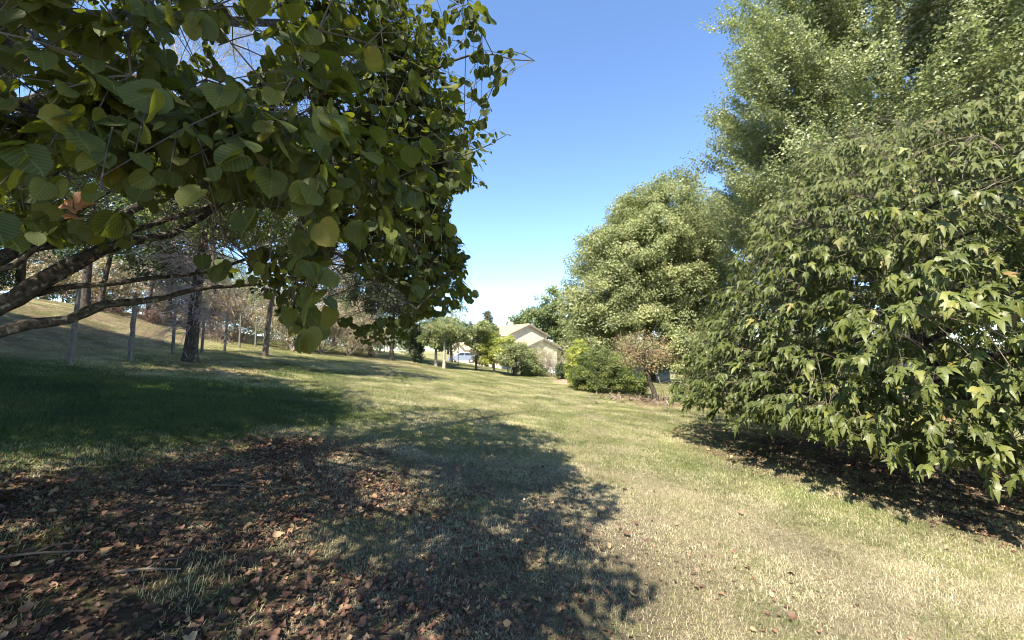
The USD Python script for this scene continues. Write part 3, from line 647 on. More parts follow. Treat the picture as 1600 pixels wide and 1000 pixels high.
# secondary branches, branchlets, then the leafy twigs
c1 = tw[rng.choice(len(tw), 70, False)]; tubes, n1, r1 = attach(nodes, radii, c1, .006, rng, .05, 5, .6, .1, 6)
HOLES = ((375, 85, 50, 52), (285, 75, 45, 38), (420, 40, 30, 34), (320, 130, 40, 24))
def in_gap(p):
    x, y, z = project(p)
    return bool(((z > .3) & (np.maximum.reduce([1 - ((x - a) / c)**2 - ((y - b) / d)**2 for a, b, c, d in HOLES]) > .15)).any())
def clear(tb, near=1.5): return bool(allowed(tb[0][:-1], -6, 30)[0].all()) and np.linalg.norm(tb[0] - EYE, axis=1).min() > near and not (in_gap(tb[0]) and rng.random() < .8)
for tb in tubes:
    if clear(tb): obj('branch', tb, M['bark'], lime, smooth=True)
nodes, radii = np.vstack([nodes, n1]), np.concatenate([radii, r1])
c2 = tw[rng.choice(len(tw), 420, False)]; tubes, n1, r1 = attach(nodes, radii, c2, .003, rng, .04, 4, .6, .1, 5)
small = [tb for tb in tubes if clear(tb, 1.15)]
nodes, radii = np.vstack([nodes, n1]), np.concatenate([radii, r1])
dist, k = cKDTree(nodes).query(tw)
Pl, Al, Nl, Sl, twig_ok = [], [], [], [], [True] * len(small)
for b, i, d in zip(tw, k, dist):
    a = nodes[i]
    if d < 1e-4: continue
    out = unit(b - a + rng.normal(size=3) * .25 * d)
    L = rng.uniform(.18, .42)
    tip = b + out * L * .8 + [0, 0, -L * .35]
    line = smooth_line([a, (a + b) / 2 + [0, 0, .06 * d], b, tip], 6)
    tb = tube(line, np.linspace(.0032, .0012, 6), 3, False)
    small.append(tb); twig_ok.append(allowed(line, 0, 30)[0].all() and np.linalg.norm(line - EYE, axis=1).min() > 1.0 and not (in_gap(line) and rng.random() < .8))
    m = rng.integers(8, 14)
    tt = np.linspace(.36, 1.0, m); seg = line[np.minimum((tt * 5).astype(int), 5)] + rng.normal(size=(m, 3)) * .008
    side = unit(np.cross(out, [0, 0, 1.0]) + 1e-6)
    sgn = np.where(np.arange(m) % 2, 1, -1)[:, None]
    A = out * rng.uniform(.2, .9, (m, 1)) + side * sgn * rng.uniform(.3, 1.0, (m, 1)) + np.array([0, 0, -1.0]) * rng.uniform(.15, 1.3, (m, 1)) + rng.normal(size=(m, 3)) * .25
    N = np.array([0, 0, 1.0]) + rng.normal(size=(m, 3)) * .45 + out * .3
    Pl.append(seg + unit(A) * .015); Al.append(unit(A)); Nl.append(N); Sl.append(rng.uniform(.032, .065, m) * (1.12 if np.linalg.norm(b - EYE) < 1.25 else 1.0) * np.where(np.arange(m) > m - 3, .75, 1))
Pl, Al, Nl, Sl = np.vstack(Pl), np.vstack(Al), np.vstack(Nl), np.concatenate(Sl)
Cn = Pl + Al * Sl[:, None] * .5
ok, x, y, z = allowed(Cn, 5, 0)[:4]
gn = meshkit.fbm(np.column_stack([x / 42, y / 42, 0 * x]), 3, 27)
hole = np.maximum.reduce([1 - ((x - a) / c)**2 - ((y - b) / d)**2 for a, b, c, d in ((375, 85, 50, 52), (285, 75, 45, 38), (420, 40, 30, 34), (320, 130, 40, 24), (330, 360, 150, 70), (150, 300, 90, 50), (560, 470, 90, 50))])
ok &= ~((z > 1.0) & (hole + 1.6 * (gn - .5) > .40))
ok &= ~((z > 1.4) & (x > 0) & (x < 560) & (meshkit.noise(np.column_stack([x / 24, y / 24, 0 * x]), 33) < .22))
Pl, Al, Nl, Sl, Cn = Pl[ok], Al[ok], Nl[ok], Sl[ok], Cn[ok]
obj('twigs', joined([tb for tb, o in zip(small, twig_ok) if o]), M['darktwig'], lime, kind='stuff')
big = pick_visible(Cn, Sl, 300, rng)
dist = np.linalg.norm(Cn - EYE, axis=1)
restm = np.ones(len(Pl), bool); restm[big] = False
for i in big:
    T = T_LIME_HI if dist[i] < 2.6 else T_LIME
    v, f, uv = place(T, Pl[i:i + 1], Al[i:i + 1], Nl[i:i + 1], Sl[i:i + 1])
    v = v + (meshkit.noise(v * 30, 3)[:, None] - .5) * .008
    obj('leaf', (v, f), M['lime'], lime, smooth=True, uv=uv)
hi = restm & (dist < 1.9); lo = restm & ~hi & (dist < 3.2); lo2 = restm & (dist >= 3.2)
V1, F1, U1 = place(T_LIME_HI, Pl[hi], Al[hi], Nl[hi], Sl[hi]); V2, F2, U2 = place(T_LIME, Pl[lo], Al[lo], Nl[lo], Sl[lo]); V3, F3, U3 = place(T_LIME_LO, Pl[lo2], Al[lo2], Nl[lo2], Sl[lo2])
obj('foliage', (np.vstack([V1, V2, V3]), np.vstack([F1, F2 + len(V1), F3 + len(V1) + len(V2)])), M['lime'], lime, uv=np.vstack([U1, U2, U3]), kind='stuff')
wc = at(115, 318, 1.02); mw = 9
Pw = wc + rng.normal(size=(mw, 3)) * [.026, .02, .014]; pv, pf = [], []
for k in range(mw):
    pv.append(place(T_SCRUNCH[k % 5], Pw[k:k + 1], rng.normal(size=(1, 3)) + [0, 0, -.8], rng.normal(size=(1, 3)), rng.uniform(.028, .05, 1))[:2])
obj('withered_leaves', joined(pv), M['withered'], lime, smooth=True, label='bunch of withered reddish brown leaves')
print('lime leaves', len(Pl), 'twigs', len(tw))

# ------------------------------------------------------------------ the low wide tree on the right, leaves lobed and drooping
rng = np.random.default_rng(41)
mb = np.array([7.6, 7.4, float(ground(7.6, 7.4))])
maple = thing('lobed_leaf_tree', mb, 'low wide tree on the right with drooping pointed lobed leaves down to the lawn', 'tree')
mesh, tp, tr_ = trunk_mesh(mb, [(0, 0, -.1), (0, 0, .8), (.1, .1, 2.0), (.1, .2, 3.6), (0, .3, 5.2)], [.20, .17, .13, .08, .03], 14, 8)
obj('trunk', mesh, M['bark'], maple, smooth=True)
#  crown radius by direction and height, sampled as sprays over its skin
n = 7800
th = rng.uniform(0, 2 * np.pi, n); zz = rng.uniform(0.0, 1.0, n)**1.15
facing = np.cos(th - math.atan2(-7.4, -7.6)); keep = rng.random(n) < np.where(facing > -0.2, 1.0, 0.35); th, zz = th[keep], zz[keep]
Hc = 5.6
prof = np.interp(zz, [0, .10, .25, .45, .65, .82, .93, 1.0], [.90, 1.0, 1.0, .93, .80, .60, .38, .10])
dirn = np.column_stack([np.cos(th), np.sin(th), 0 * th])
lob = 1 + 0.10 * np.sin(3 * th + 1.0) + 0.50 * (meshkit.fbm(np.column_stack([np.cos(th) * 3.1, np.sin(th) * 3.1, zz * 6.2]), 3, 4) - .5)
R = 4.3 * prof * lob
rr = R * (0.22 + 0.78 * rng.random(len(th))**0.52)
tier = zz * 9 + 2.2 * meshkit.noise(np.column_stack([np.cos(th) * 2, np.sin(th) * 2, 0 * th]), 6)
zt = (np.floor(tier) + sstep(.25, .75, tier - np.floor(tier)) - 1.1) / 9       # foliage gathers in tiers
C = np.column_stack([mb[0] + rr * np.cos(th), mb[1] + rr * np.sin(th), mb[2] + 0.62 + Hc * (0.74 * zz + 0.26 * np.clip(zt, 0, 1))])
C[:, 2] += -0.34 * (rr / 4.35)**2 + 0.20
g = ground(C[:, 0], C[:, 1]); C[:, 2] = np.maximum(C[:, 2], g + rng.uniform(.72, 1.1, len(C)))
ok = np.linalg.norm(C - EYE, axis=1) > 2.6
XL = np.array([(150, 1560), (195, 1450), (225, 1330), (250, 1262), (300, 1222), (400, 1168), (480, 1125), (560, 1085), (600, 1066), (640, 1066), (680, 1095), (720, 1185)], float)
x, y, z = project(C); ok &= ~((z > .5) & (x < np.interp(y, XL[:, 0], XL[:, 1]) + 10 + 75 * (meshkit.fbm(C * 1.1, 2, 17) - .35)))
ok &= meshkit.noise(C * [1.2, 1.2, 2.4], 12) > 0.26
C, th, zz = C[ok], th[ok], zz[ok]
nodes, radii = tp[3:], tr_[3:]
far_ = C[rng.choice(len(C), 26, False)]
tubes, n1, r1 = attach(nodes, radii, mb + [0, 0, .2] + (far_ - mb - [0, 0, .2]) * .88, .008, rng, .10, 6, .6, .06, 8)
for tb in tubes: obj('limb', tb, M['bark'], maple, smooth=True)
nodes, radii = np.vstack([nodes, n1]), np.concatenate([radii, r1])
tubes, n1, r1 = attach(nodes, radii, C[rng.choice(len(C), 260, False)], .004, rng, .06, 4, .6, .06, 5)
small = list(tubes)
nodes, radii = np.vstack([nodes, n1]), np.concatenate([radii, r1])
dist, k = cKDTree(nodes).query(C)
Pl, Al, Nl, Sl, Tl = [], [], [], [], []
for c, a0, z0, i, dd in zip(C, th, zz, k, dist):
    a1 = a0 + rng.normal() * .5
    d = np.array([math.cos(a1), math.sin(a1), rng.uniform(-.15, .35) + .5 * (z0 > .75)])
    L = rng.uniform(.30, .75)
    line = smooth_line([c, c + d * L * .55 + [0, 0, .04], c + d * L + [0, 0, -.16 * L]], 6)
    if dd > 1e-3: small.append(tube(smooth_line([nodes[i], (nodes[i] + c) / 2 + [0, 0, .08 * dd], c], 4), np.linspace(.004, .003, 4), 3, False))
    small.append(tube(line, np.linspace(.003, .0015, 6), 3, False))
    m = rng.integers(8, 14)
    tt = np.sort(rng.random(m)**.7); seg = np.column_stack([np.interp(tt * 5, np.arange(6), line[:, q]) for q in range(3)])
    sd = np.array([-math.sin(a1), math.cos(a1), 0]); sg = np.where(np.arange(m) % 2, 1., -1.)[:, None]
    hd = sd * sg * rng.uniform(.3, 1.0, (m, 1)) * (1 - .7 * tt[:, None]) + d * [1, 1, 0] * (rng.uniform(.3, .9, (m, 1)) + .4 * tt[:, None])
    A = hd + np.array([0, 0, -1.0]) * rng.uniform(-.05, 1.5, (m, 1)) + rng.normal(size=(m, 3)) * .18
    N = np.array([0, 0, 1.0]) * rng.uniform(.5, 1.3, (m, 1)) + hd * .5 + rng.normal(size=(m, 3)) * .32
    Pl.append(seg + unit(hd) * rng.uniform(.02, .07, (m, 1))); Al.append(unit(A)); Nl.append(N)
    Sl.append(rng.uniform(.055, .150, m) * (1.0 if z0 < .6 else .85)); Tl.append(np.full(m, z0) + rng.normal() * .12)
Pl, Al, Nl, Sl, Tl = np.vstack(Pl), np.vstack(Al), np.vstack(Nl), np.concatenate(Sl), np.concatenate(Tl)
Cn = Pl + Al * Sl[:, None] * .5
tipz = Pl[:, 2] + Al[:, 2] * Sl * 1.2
ok = (tipz > ground(Cn[:, 0], Cn[:, 1]) + .12) & (np.linalg.norm(Cn - EYE, axis=1) > 2.3)
x, y, z = project(Cn); ok &= ~((z > .5) & (x < np.interp(y, XL[:, 0], XL[:, 1]) - 22))
Pl, Al, Nl, Sl, Cn, Tl = Pl[ok], Al[ok], Nl[ok], Sl[ok], Cn[ok], Tl[ok]
obj('twigs', joined(small), M['twig'], maple, kind='stuff')
big = pick_visible(Cn, Sl, 300, rng)
restm = np.ones(len(Pl), bool); restm[big] = False
for i in big:
    v, f, uv = place(T_MAPLE_HI, Pl[i:i + 1], Al[i:i + 1], Nl[i:i + 1], Sl[i:i + 1])
    v = v + (meshkit.noise(v * 22, 3)[:, None] - .5) * .02
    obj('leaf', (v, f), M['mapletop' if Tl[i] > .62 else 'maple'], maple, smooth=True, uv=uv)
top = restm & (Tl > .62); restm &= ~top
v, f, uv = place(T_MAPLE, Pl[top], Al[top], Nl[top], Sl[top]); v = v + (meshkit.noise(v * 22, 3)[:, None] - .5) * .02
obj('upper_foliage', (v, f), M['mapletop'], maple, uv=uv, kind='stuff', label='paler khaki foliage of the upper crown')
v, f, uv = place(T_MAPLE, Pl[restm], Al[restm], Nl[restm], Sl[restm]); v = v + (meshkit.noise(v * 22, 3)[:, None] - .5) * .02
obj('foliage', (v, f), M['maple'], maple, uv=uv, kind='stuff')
print('maple leaves', len(Pl))

# ------------------------------------------------------------------ poplar, oak and the trees behind
b = spot(1410, 18.5)
rng = np.random.default_rng(55)
Cp, Dp = [], []
def reach(z): return float(np.interp(z, [0, 2, 5, 9, 13, 17, 21, 25], [2.8, 4.5, 6.1, 6.9, 6.9, 6.6, 5.6, 2.5]))
for k in range(320):        # limbs that sweep outwards and up, each with rising side shoots; gaps stay between them
    z0 = rng.uniform(0.6, 19); a0 = rng.uniform(0, 2 * np.pi)
    if math.cos(a0 - math.radians(225)) < -.3 and rng.random() < .6: continue
    o = np.array([math.cos(a0), math.sin(a0), 0]); rise = rng.uniform(.75, 1.25)
    L = 0.0; p = np.array([0, 0, z0])
    while L < 14 and np.hypot(p[0], p[1]) < reach(p[2]) * rng.uniform(.92, 1.06) and p[2] < 25:
        d = unit(o + [0, 0, rise] + rng.normal(size=3) * .16); p = p + d * .42; L += .42
        if np.hypot(p[0], p[1]) > .32 * reach(p[2]):
            Cp.append(p + rng.normal(size=3) * .10); Dp.append(unit(o * .8 + [0, 0, .55]))
            if rng.random() < .75:
                d2 = unit(d + rng.normal(size=3) * .75); q = p.copy()
                for _ in range(rng.integers(1, 5)):
                    q = q + unit(d2 + [0, 0, .25]) * .38; Cp.append(q + rng.normal(size=3) * .08); Dp.append(unit(o * .8 + d2 * .4 + [0, 0, .3]))
Cp, Dp = np.array(Cp), np.array(Dp)
print('poplar clumps', len(Cp))
leafy('poplar_tree', 'tall pale grey-green poplar with rising branches filling the upper right', 'tree', b,
      [(0, 0, -.1, .38), (.1, 0, 3, .32), (.1, .1, 8, .24), (0, .1, 14, .15), (.1, 0, 20, .05)], [(0, 0, 10, 8, 8, 10)],
      0, 85, .42, .105, 'poplar', 'palebark', 5, out=.45, up=.55, droop=.15, stretch=(.6, .55), centers=(Cp, Dp), limbs=24, min_z=.4)
b = spot(1012, 30)
leafy('oak_tree', 'broad domed olive-green tree behind the dark bush in the middle', 'tree', b,
      [(0, 0, -.1, .42), (.1, 0, 2, .36), (0, .1, 6, .26), (.2, 0, 10, .13), (.1, 0, 14, .04)],
      [(1.7, 0, 11.0, 4.7, 4.4, 4.6), (.4, 0, 8.8, 5.7, 4.8, 4.4), (-2.6, 0, 6.2, 3.7, 4, 3.2), (3.6, 0, 6.6, 3.8, 4, 3.6), (0, -.5, 3.6, 6.0, 4.2, 2.8), (-2.2, -.3, 9.6, 2.2, 2.4, 2.2), (3.6, 0, 10.6, 1.6, 2.2, 2.0)],
      2200, 190, .72, .135, 'oak', 'bark', 6, out=.4, up=.5, inner=.5, gap=.23, limbs=14)
b = spot(848, 74)
leafy('green_tree', 'mid green rounded tree rising behind the cream house', 'tree', b, [(0, 0, -.1, .35), (0, 0, 5, .28), (.2, 0, 10, .08)],
      [(1.2, 0, 11.6, 3.2, 3.2, 3.4), (3.5, 0, 8.9, 4.0, 3.4, 3.6), (-1.6, 2, 8.6, 4.4, 3.4, 3.0), (-4.2, 3, 7.0, 3.3, 3.0, 2.4), (5.8, 0, 6.3, 3.8, 3.4, 3.6), (2.0, 3, 4.6, 7.0, 3, 3.2)], 620, 70, .95, .34, 'green', 'bark', 7, gap=.15)
# ------------------------------------------------------------------ trees along the fence and on the bank
def std_trunk(h, r, lean=(0, 0)):
    return [(0, 0, -.15, r), (lean[0] * .3, lean[1] * .3, h * .3, r * .85), (lean[0] * .6 + .08, lean[1] * .6, h * .6, r * .6), (lean[0], lean[1], h, r * .2)]
b = spot(297, 11.0)
leafy('fence_tree', 'thick dark-trunked tree standing on bare soil in front of the wire fence', 'tree', b, std_trunk(6.2, .15, (.1, .1)),
      [(0, 0, 5.2, 2.8, 2.8, 1.7), (1.6, .4, 4.8, 2.4, 2.6, 1.4), (-1.4, .6, 4.9, 2.2, 2.4, 1.4), (0.4, 0, 4.2, 1.9, 1.9, .8)], 300, 60, .45, .12, 'green', 'bark', 21, gap=.25, limbs=10)
_r = np.random.default_rng(210); ft = '/World/fence_tree'; tw_ = []
for k in range(130):       # dead lower branches, bent down and forked
    z0 = _r.uniform(.8, 3.4); a0 = _r.uniform(0, 2 * np.pi); L = _r.uniform(.5, 1.5)
    d0 = np.array([math.cos(a0), math.sin(a0), _r.uniform(-.1, .5)])
    p = [b + [0, 0, z0]]
    for q_ in range(5): p.append(p[-1] + unit(d0 + [0, 0, -.28 * q_] + _r.normal(size=3) * .22) * L / 5)
    tw_.append(tube(smooth_line(p, 8), np.linspace(.014, .003, 8), 4))
    for j in range(7):
        s0 = p[_r.integers(1, 6)]; dd = unit(d0 + _r.normal(size=3) * .8 + [0, 0, -.3])
        tw_.append(tube([s0, s0 + dd * .16 + _r.normal(size=3) * .02, s0 + dd * .34 - [0, 0, .05]], [.005, .004, .002], 3))
obj('dead_branches', joined(tw_), M['pinktwig'], ft, kind='stuff')
for px, y, h, sd, lab in ((235, 17.5, .8, 151, 'low pile of dark brushwood on the bank behind the wooden post'), (345, 19.5, .9, 152, 'low pile of dark brushwood on the bank behind the thin white posts'), (170, 16.5, .7, 153, 'low brushwood on the bank between the first two posts'), (280, 20, 1.0, 154, 'brown brushwood on the bank just left of the dark trunk')):
    bare('brushwood', lab, 'brushwood', spot(px, y), h * 1.5, sd, 'twig', .9, 3, 4, .02, 'litter', 1500, .06, stems=8, wig=.35, up=-.1)
for px, y, h, sd, lf, lab in ((-60, 17, 2.4, 131, 'dark', 'dark shrub on the bank at the left edge'), (30, 22, 3.2, 132, 'dry', 'dry brown shrub on the bank above the lichened limb'), (90, 25, 3.6, 133, 'dark', 'dark shrub on the bank crest left of the first post'), (150, 23, 3.0, 134, 'dry', 'dry brown shrub on the bank crest right of the first post'), (205, 27, 4.0, 135, 'dry', 'tall dry shrub on the bank crest behind the wooden post'), (255, 29, 4.2, 136, 'dark', 'dark shrub on the bank crest left of the dark trunk'), (310, 30, 4.4, 137, 'dry', 'dry shrub on the bank crest right of the dark trunk'), (365, 31, 5.0, 138, 'pale', 'pale shrub behind the white fence posts'), (-140, 15, 3.0, 139, 'green', 'green shrub on the bank outside the left edge'), (415, 32, 5.5, 140, 'dry', 'tall straw coloured shrub behind the knotted trunk'), (480, 33, 5.5, 141, 'dry', 'tall straw coloured shrub behind the thicket'), (540, 36, 5.5, 142, 'pale', 'pale tall shrub behind the right of the thicket'), (600, 38, 5.0, 143, 'dark', 'dark tall shrub behind the dark slim trunk')):
    leafy('bank_shrub', lab, 'shrub', spot(px, y), [(0, 0, -.1, .05), (0, 0, h * .3, .04), (0, 0, h * .6, .015)], [(0, 0, h * .4, h * .42, h * .36, h * .42), (h * .3, 0, h * .3, h * .34, h * .3, h * .32), (-h * .3, 0, h * .34, h * .34, h * .3, h * .36), (h * .1, 0, h * .72, h * .26, h * .26, h * .3)], 150, 55, h * .11, .11, lf, 'bark', sd, gap=.22, min_z=.05, limbs=6, group='shrubs on the bank')
b = spot(414, 15.2)
bare('ivy_trunk_tree', 'pinkish brown half-dead tree with a knotted trunk at the right end of the fence', 'tree', b, 9.0, 22, 'pinktwig', .55, 4, 5, .11, 'dry', 7000, .07)
for px, y, h, sd, lab in ((330, 19, 24, 24, 'tall bare pinkish tree seen high through the gap in the round leaves'), (150, 19, 12, 25, 'bare brown tree on the bank behind the first concrete post'), (225, 24, 12, 26, 'bare tree farther up the bank behind the second post'), (470, 23, 10, 27, 'thin bare tree behind the dry thicket right of the fence')):
    bare('bare_tree', lab, 'tree', spot(px, y), h, sd, 'pinktwig', .62, 4, 5 + (px == 330), .13, 'dry', 7000, .08, group='bare trees on the bank')
for px, y, h, sd, lm, lab in ((258, 21, 6.5, 31, 'dark', 'dark-trunked evergreen on the bank between the second and third posts'), (125, 16.5, 7, 32, 'dark', 'dark leafy tree on the bank just right of the first post'), (20, 18, 7.5, 33, 'green', 'leafy tree on the bank at the left edge of the picture'), (340, 34, 7, 34, 'green', 'green tree beyond the bank behind the thin white fence posts'), (60, 30, 8, 35, 'dark', 'dark tree far up the bank at the left'), (185, 36, 9, 36, 'green', 'green tree at the top of the bank')):
    leafy('bank_tree', lab, 'tree', spot(px, y), std_trunk(h * .8, .16), [(0, 0, h * .66, h * .26, h * .26, h * .30), (h * .14, 0, h * .52, h * .22, h * .2, h * .18), (-h * .14, .2, h * .5, h * .22, h * .2, h * .18)], 230, 55, h * .075, .13, lm, 'bark', sd, gap=.25, min_z=1.6, group='leafy trees on the bank')
for x_, y_, sd, lab in ((-9.2, 1.2, 41, 'leafy tree by the fence just outside the left edge of the picture'), (-13.5, 5.0, 42, 'leafy tree on the bank outside the left edge of the picture'), (-15.0, 1.0, 44, 'leafy tree low on the bank outside the left edge of the picture')):
    leafy('bank_tree', lab, 'tree', (x_, y_, float(ground(x_, y_))), std_trunk(7.5, .18), [(0, 0, 6.0, 3.4, 3.4, 2.6), (.8, 1.2, 4.6, 2.6, 2.6, 1.8)], 520, 70, .5, .14, 'green', 'bark', sd, gap=.2, min_z=2.0, group='leafy trees on the bank')
for px, y, h, sd, m_, lab in ((455, 19.5, 2.6, 51, 'dry', 'straw coloured dry shrub right of the last fence post'), (500, 21, 3.0, 52, 'dry', 'dry twiggy shrub in the thicket below the hanging leaves'), (545, 22.5, 2.8, 53, 'dry', 'pinkish dry shrub in the middle of the thicket'), (590, 24, 2.6, 54, 'pale', 'thin pale leaved shrub at the right of the thicket'), (380, 20, 3.4, 55, 'dry', 'straw coloured shrub behind the thin fence posts'), (430, 24, 4.2, 56, 'pale', 'tall pale twiggy shrub behind the knotted trunk'), (330, 24, 3.2, 57, 'dry', 'dry shrub on the bank behind the dark trunk'), (560, 28, 4.0, 58, 'pale', 'pale green shrub behind the dry thicket')):
    bare('dry_shrub', lab, 'shrub', spot(px, y), h * 1.35, sd, 'drytwig', .65, 3, 4, .03, m_, 9000, .075, group='dry shrubs beside the fence', stems=7, wig=.22)
for px, y, sd, lab in ((612, 23.5, 61, 'dark slim trunk tree at the far edge of the lawn'), (578, 25, 62, 'dark trunk tree behind the dry thicket'), (520, 30, 63, 'dark trunk tree far behind the thicket')):
    leafy('dark_tree', lab, 'tree', spot(px, y), std_trunk(4.6, .12), [(0, 0, 4.6, 1.9, 1.8, 1.6), (.5, 0, 3.6, 1.6, 1.6, 1.0)], 150, 60, .36, .13, 'dark', 'bark', sd, gap=.2, min_z=1.8, group='dark trees at the far edge of the lawn')

# ------------------------------------------------------------------ shrubs and small trees along the far edge
def shrub(name, lab, px, y, blobs, leaf, seed, n=150, per=60, rad=.25, size=.08, cat='shrub', bark='bark', trunk=None, T=T_DIA, **kw):
    return leafy(name, lab, cat, spot(px, y), trunk or [(0, 0, -.1, .04), (0, 0, .4, .03), (.02, 0, .9, .015)], blobs, n, per, rad, size, leaf, bark, seed, T=T, **{'min_z': .05, 'limbs': 6, **kw})
shrub('evergreen_shrub', 'dark evergreen shrub left of the pale trunks at the lawn edge', 649, 24.5, [(0, 0, .9, .55, .55, 1.0), (0, 0, 1.5, .4, .4, .6)], 'dark', 71, 120, 70, .2, .07)
shrub('evergreen_shrub', 'dark spreading shrub put in for the shade under the trees by the car', 716, 28, [(-.6, 0, 2.3, 1.0, 1.0, .6), (.3, 0, 2.4, .9, .9, .6), (-1.25, 0, 1.3, .4, .5, 1.1)], 'dark', 72, 150, 60, .28, .09, min_z=.9)  # dark foliage added where shade lies under the trees
def small_tree(lab, px, y, h, r, cr, leaf, bark, seed, lean=(0, 0), low=.40, dens=1.0, size=.085):
    cr *= 1.22; low *= .8
    shrub('small_tree', lab, px, y, [(lean[0] + cr * random.Random(seed * 9 + q).uniform(-.75, .75), cr * random.Random(seed * 9 + q + 50).uniform(-.6, .6), h * random.Random(seed * 9 + q + 99).uniform(low + .06, .88), cr * random.Random(seed + q).uniform(.35, .62), cr * .5, h * random.Random(seed + q).uniform(.10, .19)) for q in range(7)], leaf, seed, int(190 * dens), 44, .24, size, 'tree', bark,
          trunk=[(0, 0, -.1, r), (lean[0] * .3, 0, h * .25, r * .85), (lean[0] * .7, 0, h * .5, r * .6), (lean[0], 0, h * .8, r * .2)], min_z=h * low * .8, group='small trees at the far edge of the lawn', gap=.25, inner=.2)
small_tree('small tree with pale trunk, the left one of the pair at the lawn edge', 681, 24, 3.3, .09, 1.15, 'green', 'palebark', 81)
small_tree('small tree with whitish trunk, the right one of the pair at the lawn edge', 694, 23.2, 3.4, .085, 1.1, 'pale', 'palebark', 82)
small_tree('small pale tree with a black trunk in front of the silver car', 744, 25, 3.3, .075, .9, 'pale', 'bark', 83, low=.66)
small_tree('small yellow-green tree with a pale trunk right of the car', 772, 26, 2.5, .07, .95, 'yellow', 'palebark', 84, low=.25)
small_tree('thin leaning tree just left of the ivy dark trunk', 795, 25, 2.5, .045, .6, 'yellow', 'palebark', 85, lean=(-.35, 0))
small_tree('stout black-trunked small tree in front of the cream house', 805, 24.5, 2.3, .13, .95, 'oak', 'bark', 86)
small_tree('tall feathery tree behind the small trees left of the house', 770, 36, 4.2, .09, 1.0, 'green', 'bark', 87)
small_tree('leafy tree behind the pale trunks below the hanging leaves', 705, 33, 5.4, .12, 1.9, 'green', 'bark', 88)
small_tree('leafy tree behind the silver car and its black-trunked tree', 732, 66, 8.0, .2, 3.0, 'pale', 'bark', 90)
small_tree('yellowing tree left of the pale trunks', 655, 32, 4.6, .1, 1.5, 'pale', 'bark', 89)
shrub('shrub', 'low light green shrub against the cream house wall', 832, 27, [(0, 0, .5, .7, .5, .6), (.5, 0, .4, .5, .4, .4)], 'pale', 91, 80, 50, .2, .08)
shrub('shrub', 'round dark shrub at the foot of the house wing beside a soil mound', 881, 24, [(0, 0, .5, .55, .5, .55), (.3, 0, .4, .45, .4, .45)], 'dark', 92, 90, 50, .2, .08)
bare('bare_shrub', 'bare pale forked shrub in front of the house wing', 'shrub', spot(880, 25), 2.9, 93, 'drytwig', .5, 3, 4, .05, stems=4)
bare('bare_shrub', 'thin brownish climbing shrub over the garage front', 'shrub', spot(850, 30), 2.7, 94, 'drytwig', .6, 3, 5, .03, 'dry', 900, .06, stems=5)
shrub('shrub', 'loose green shrub in front of the left part of the house', 815, 26, [(0, 0, .9, .9, .6, .9), (.6, 0, .6, .6, .5, .6)], 'green', 102, 110, 50, .24, .08)
bare('bare_shrub', 'thin twiggy shrub with few leaves against the garage wing', 'shrub', spot(862, 27), 3.2, 103, 'drytwig', .6, 3, 5, .03, 'pale', 1600, .07, stems=6)
small_tree('loose small tree covering the lower left of the house', 822, 29, 2.7, .06, .85, 'oak', 'bark', 104, low=.2)
for px, y, h, sd, lm, lab in ((1230, 24, 3.6, 161, 'dark', 'dark shrub far behind the left half of the lobed-leaf tree'), (1330, 23, 3.8, 162, 'green', 'green shrub far behind the middle of the lobed-leaf tree'), (1430, 22, 3.6, 163, 'dark', 'dark shrub behind the right half of the lobed-leaf tree'), (1540, 21, 3.8, 164, 'green', 'green shrub behind the right edge of the lobed-leaf tree'), (1660, 20, 3.6, 165, 'dark', 'dark shrub behind the lobed-leaf tree outside the right edge')):
    leafy('hedge_shrub', lab, 'shrub', spot(px, y), [(0, 0, -.1, .06), (0, 0, h * .4, .05), (0, 0, h * .8, .015)], [(0, 0, h * .45, h * .5, h * .4, h * .5), (h * .4, 0, h * .4, h * .4, h * .35, h * .4), (-h * .4, 0, h * .4, h * .4, h * .35, h * .4)], 200, 70, h * .12, .13, lm, 'bark', sd, gap=.1, min_z=.05, limbs=6, group='shrubs behind the lobed-leaf tree')
shrub('yellow_shrub', 'bright yellow-green shrub at the left side of the dark bush', 903, 19.2, [(0, 0, 1.55, .42, .4, .55), (-.15, 0, .9, .4, .45, .7), (.2, .2, 1.9, .3, .3, .4)], 'yellow', 95, 110, 60, .2, .08)
shrub('dark_bush', 'large dense dark green bush standing on the lawn in the middle', 938, 18.0, [(-.45, -.1, .75, .85, .8, .75), (.45, 0, .95, .85, .85, .95), (0, .1, 1.25, .85, .8, .75), (-.75, 0, 1.0, .55, .6, .8), (1.0, .1, .6, .55, .6, .6)], 'bush', 96, 420, 75, .22, .06, gap=.1, up=.5)
shrub('shrub', 'small green shrub at the right foot of the dark bush', 992, 17.8, [(0, 0, .4, .45, .4, .45), (.25, 0, .55, .35, .35, .45)], 'bush', 97, 90, 50, .16, .06)
b = spot(1022, 15.4)
leafy('red_leaf_tree', 'small reddish brown leaved tree with a slanting trunk between bush and lobed tree', 'tree', b, [(0.05, 0, -.1, .10), (-.05, 0, .4, .085), (-.3, 0, 1.1, .07), (-.45, 0, 1.9, .03)],
      [(-.5, 0, 2.15, 1.05, 1.0, .55), (.35, 0, 1.9, .8, .8, .5), (-1.1, 0, 1.75, .5, .6, .4), (.9, .1, 1.5, .5, .5, .4), (-.2, 0, 1.5, .7, .7, .3)], 260, 26, .30, .055, 'red', 'bark', 98, min_z=1.0, gap=.42, limbs=14, inner=.2)
small_tree('small pale green tree between the red-leaved tree and the lobed tree', 1112, 14.6, 2.9, .07, .9, 'oak', 'bark', 101, low=.12)
p0, p1 = spot(1043, 12.4), at(1028, 588, 12.6)
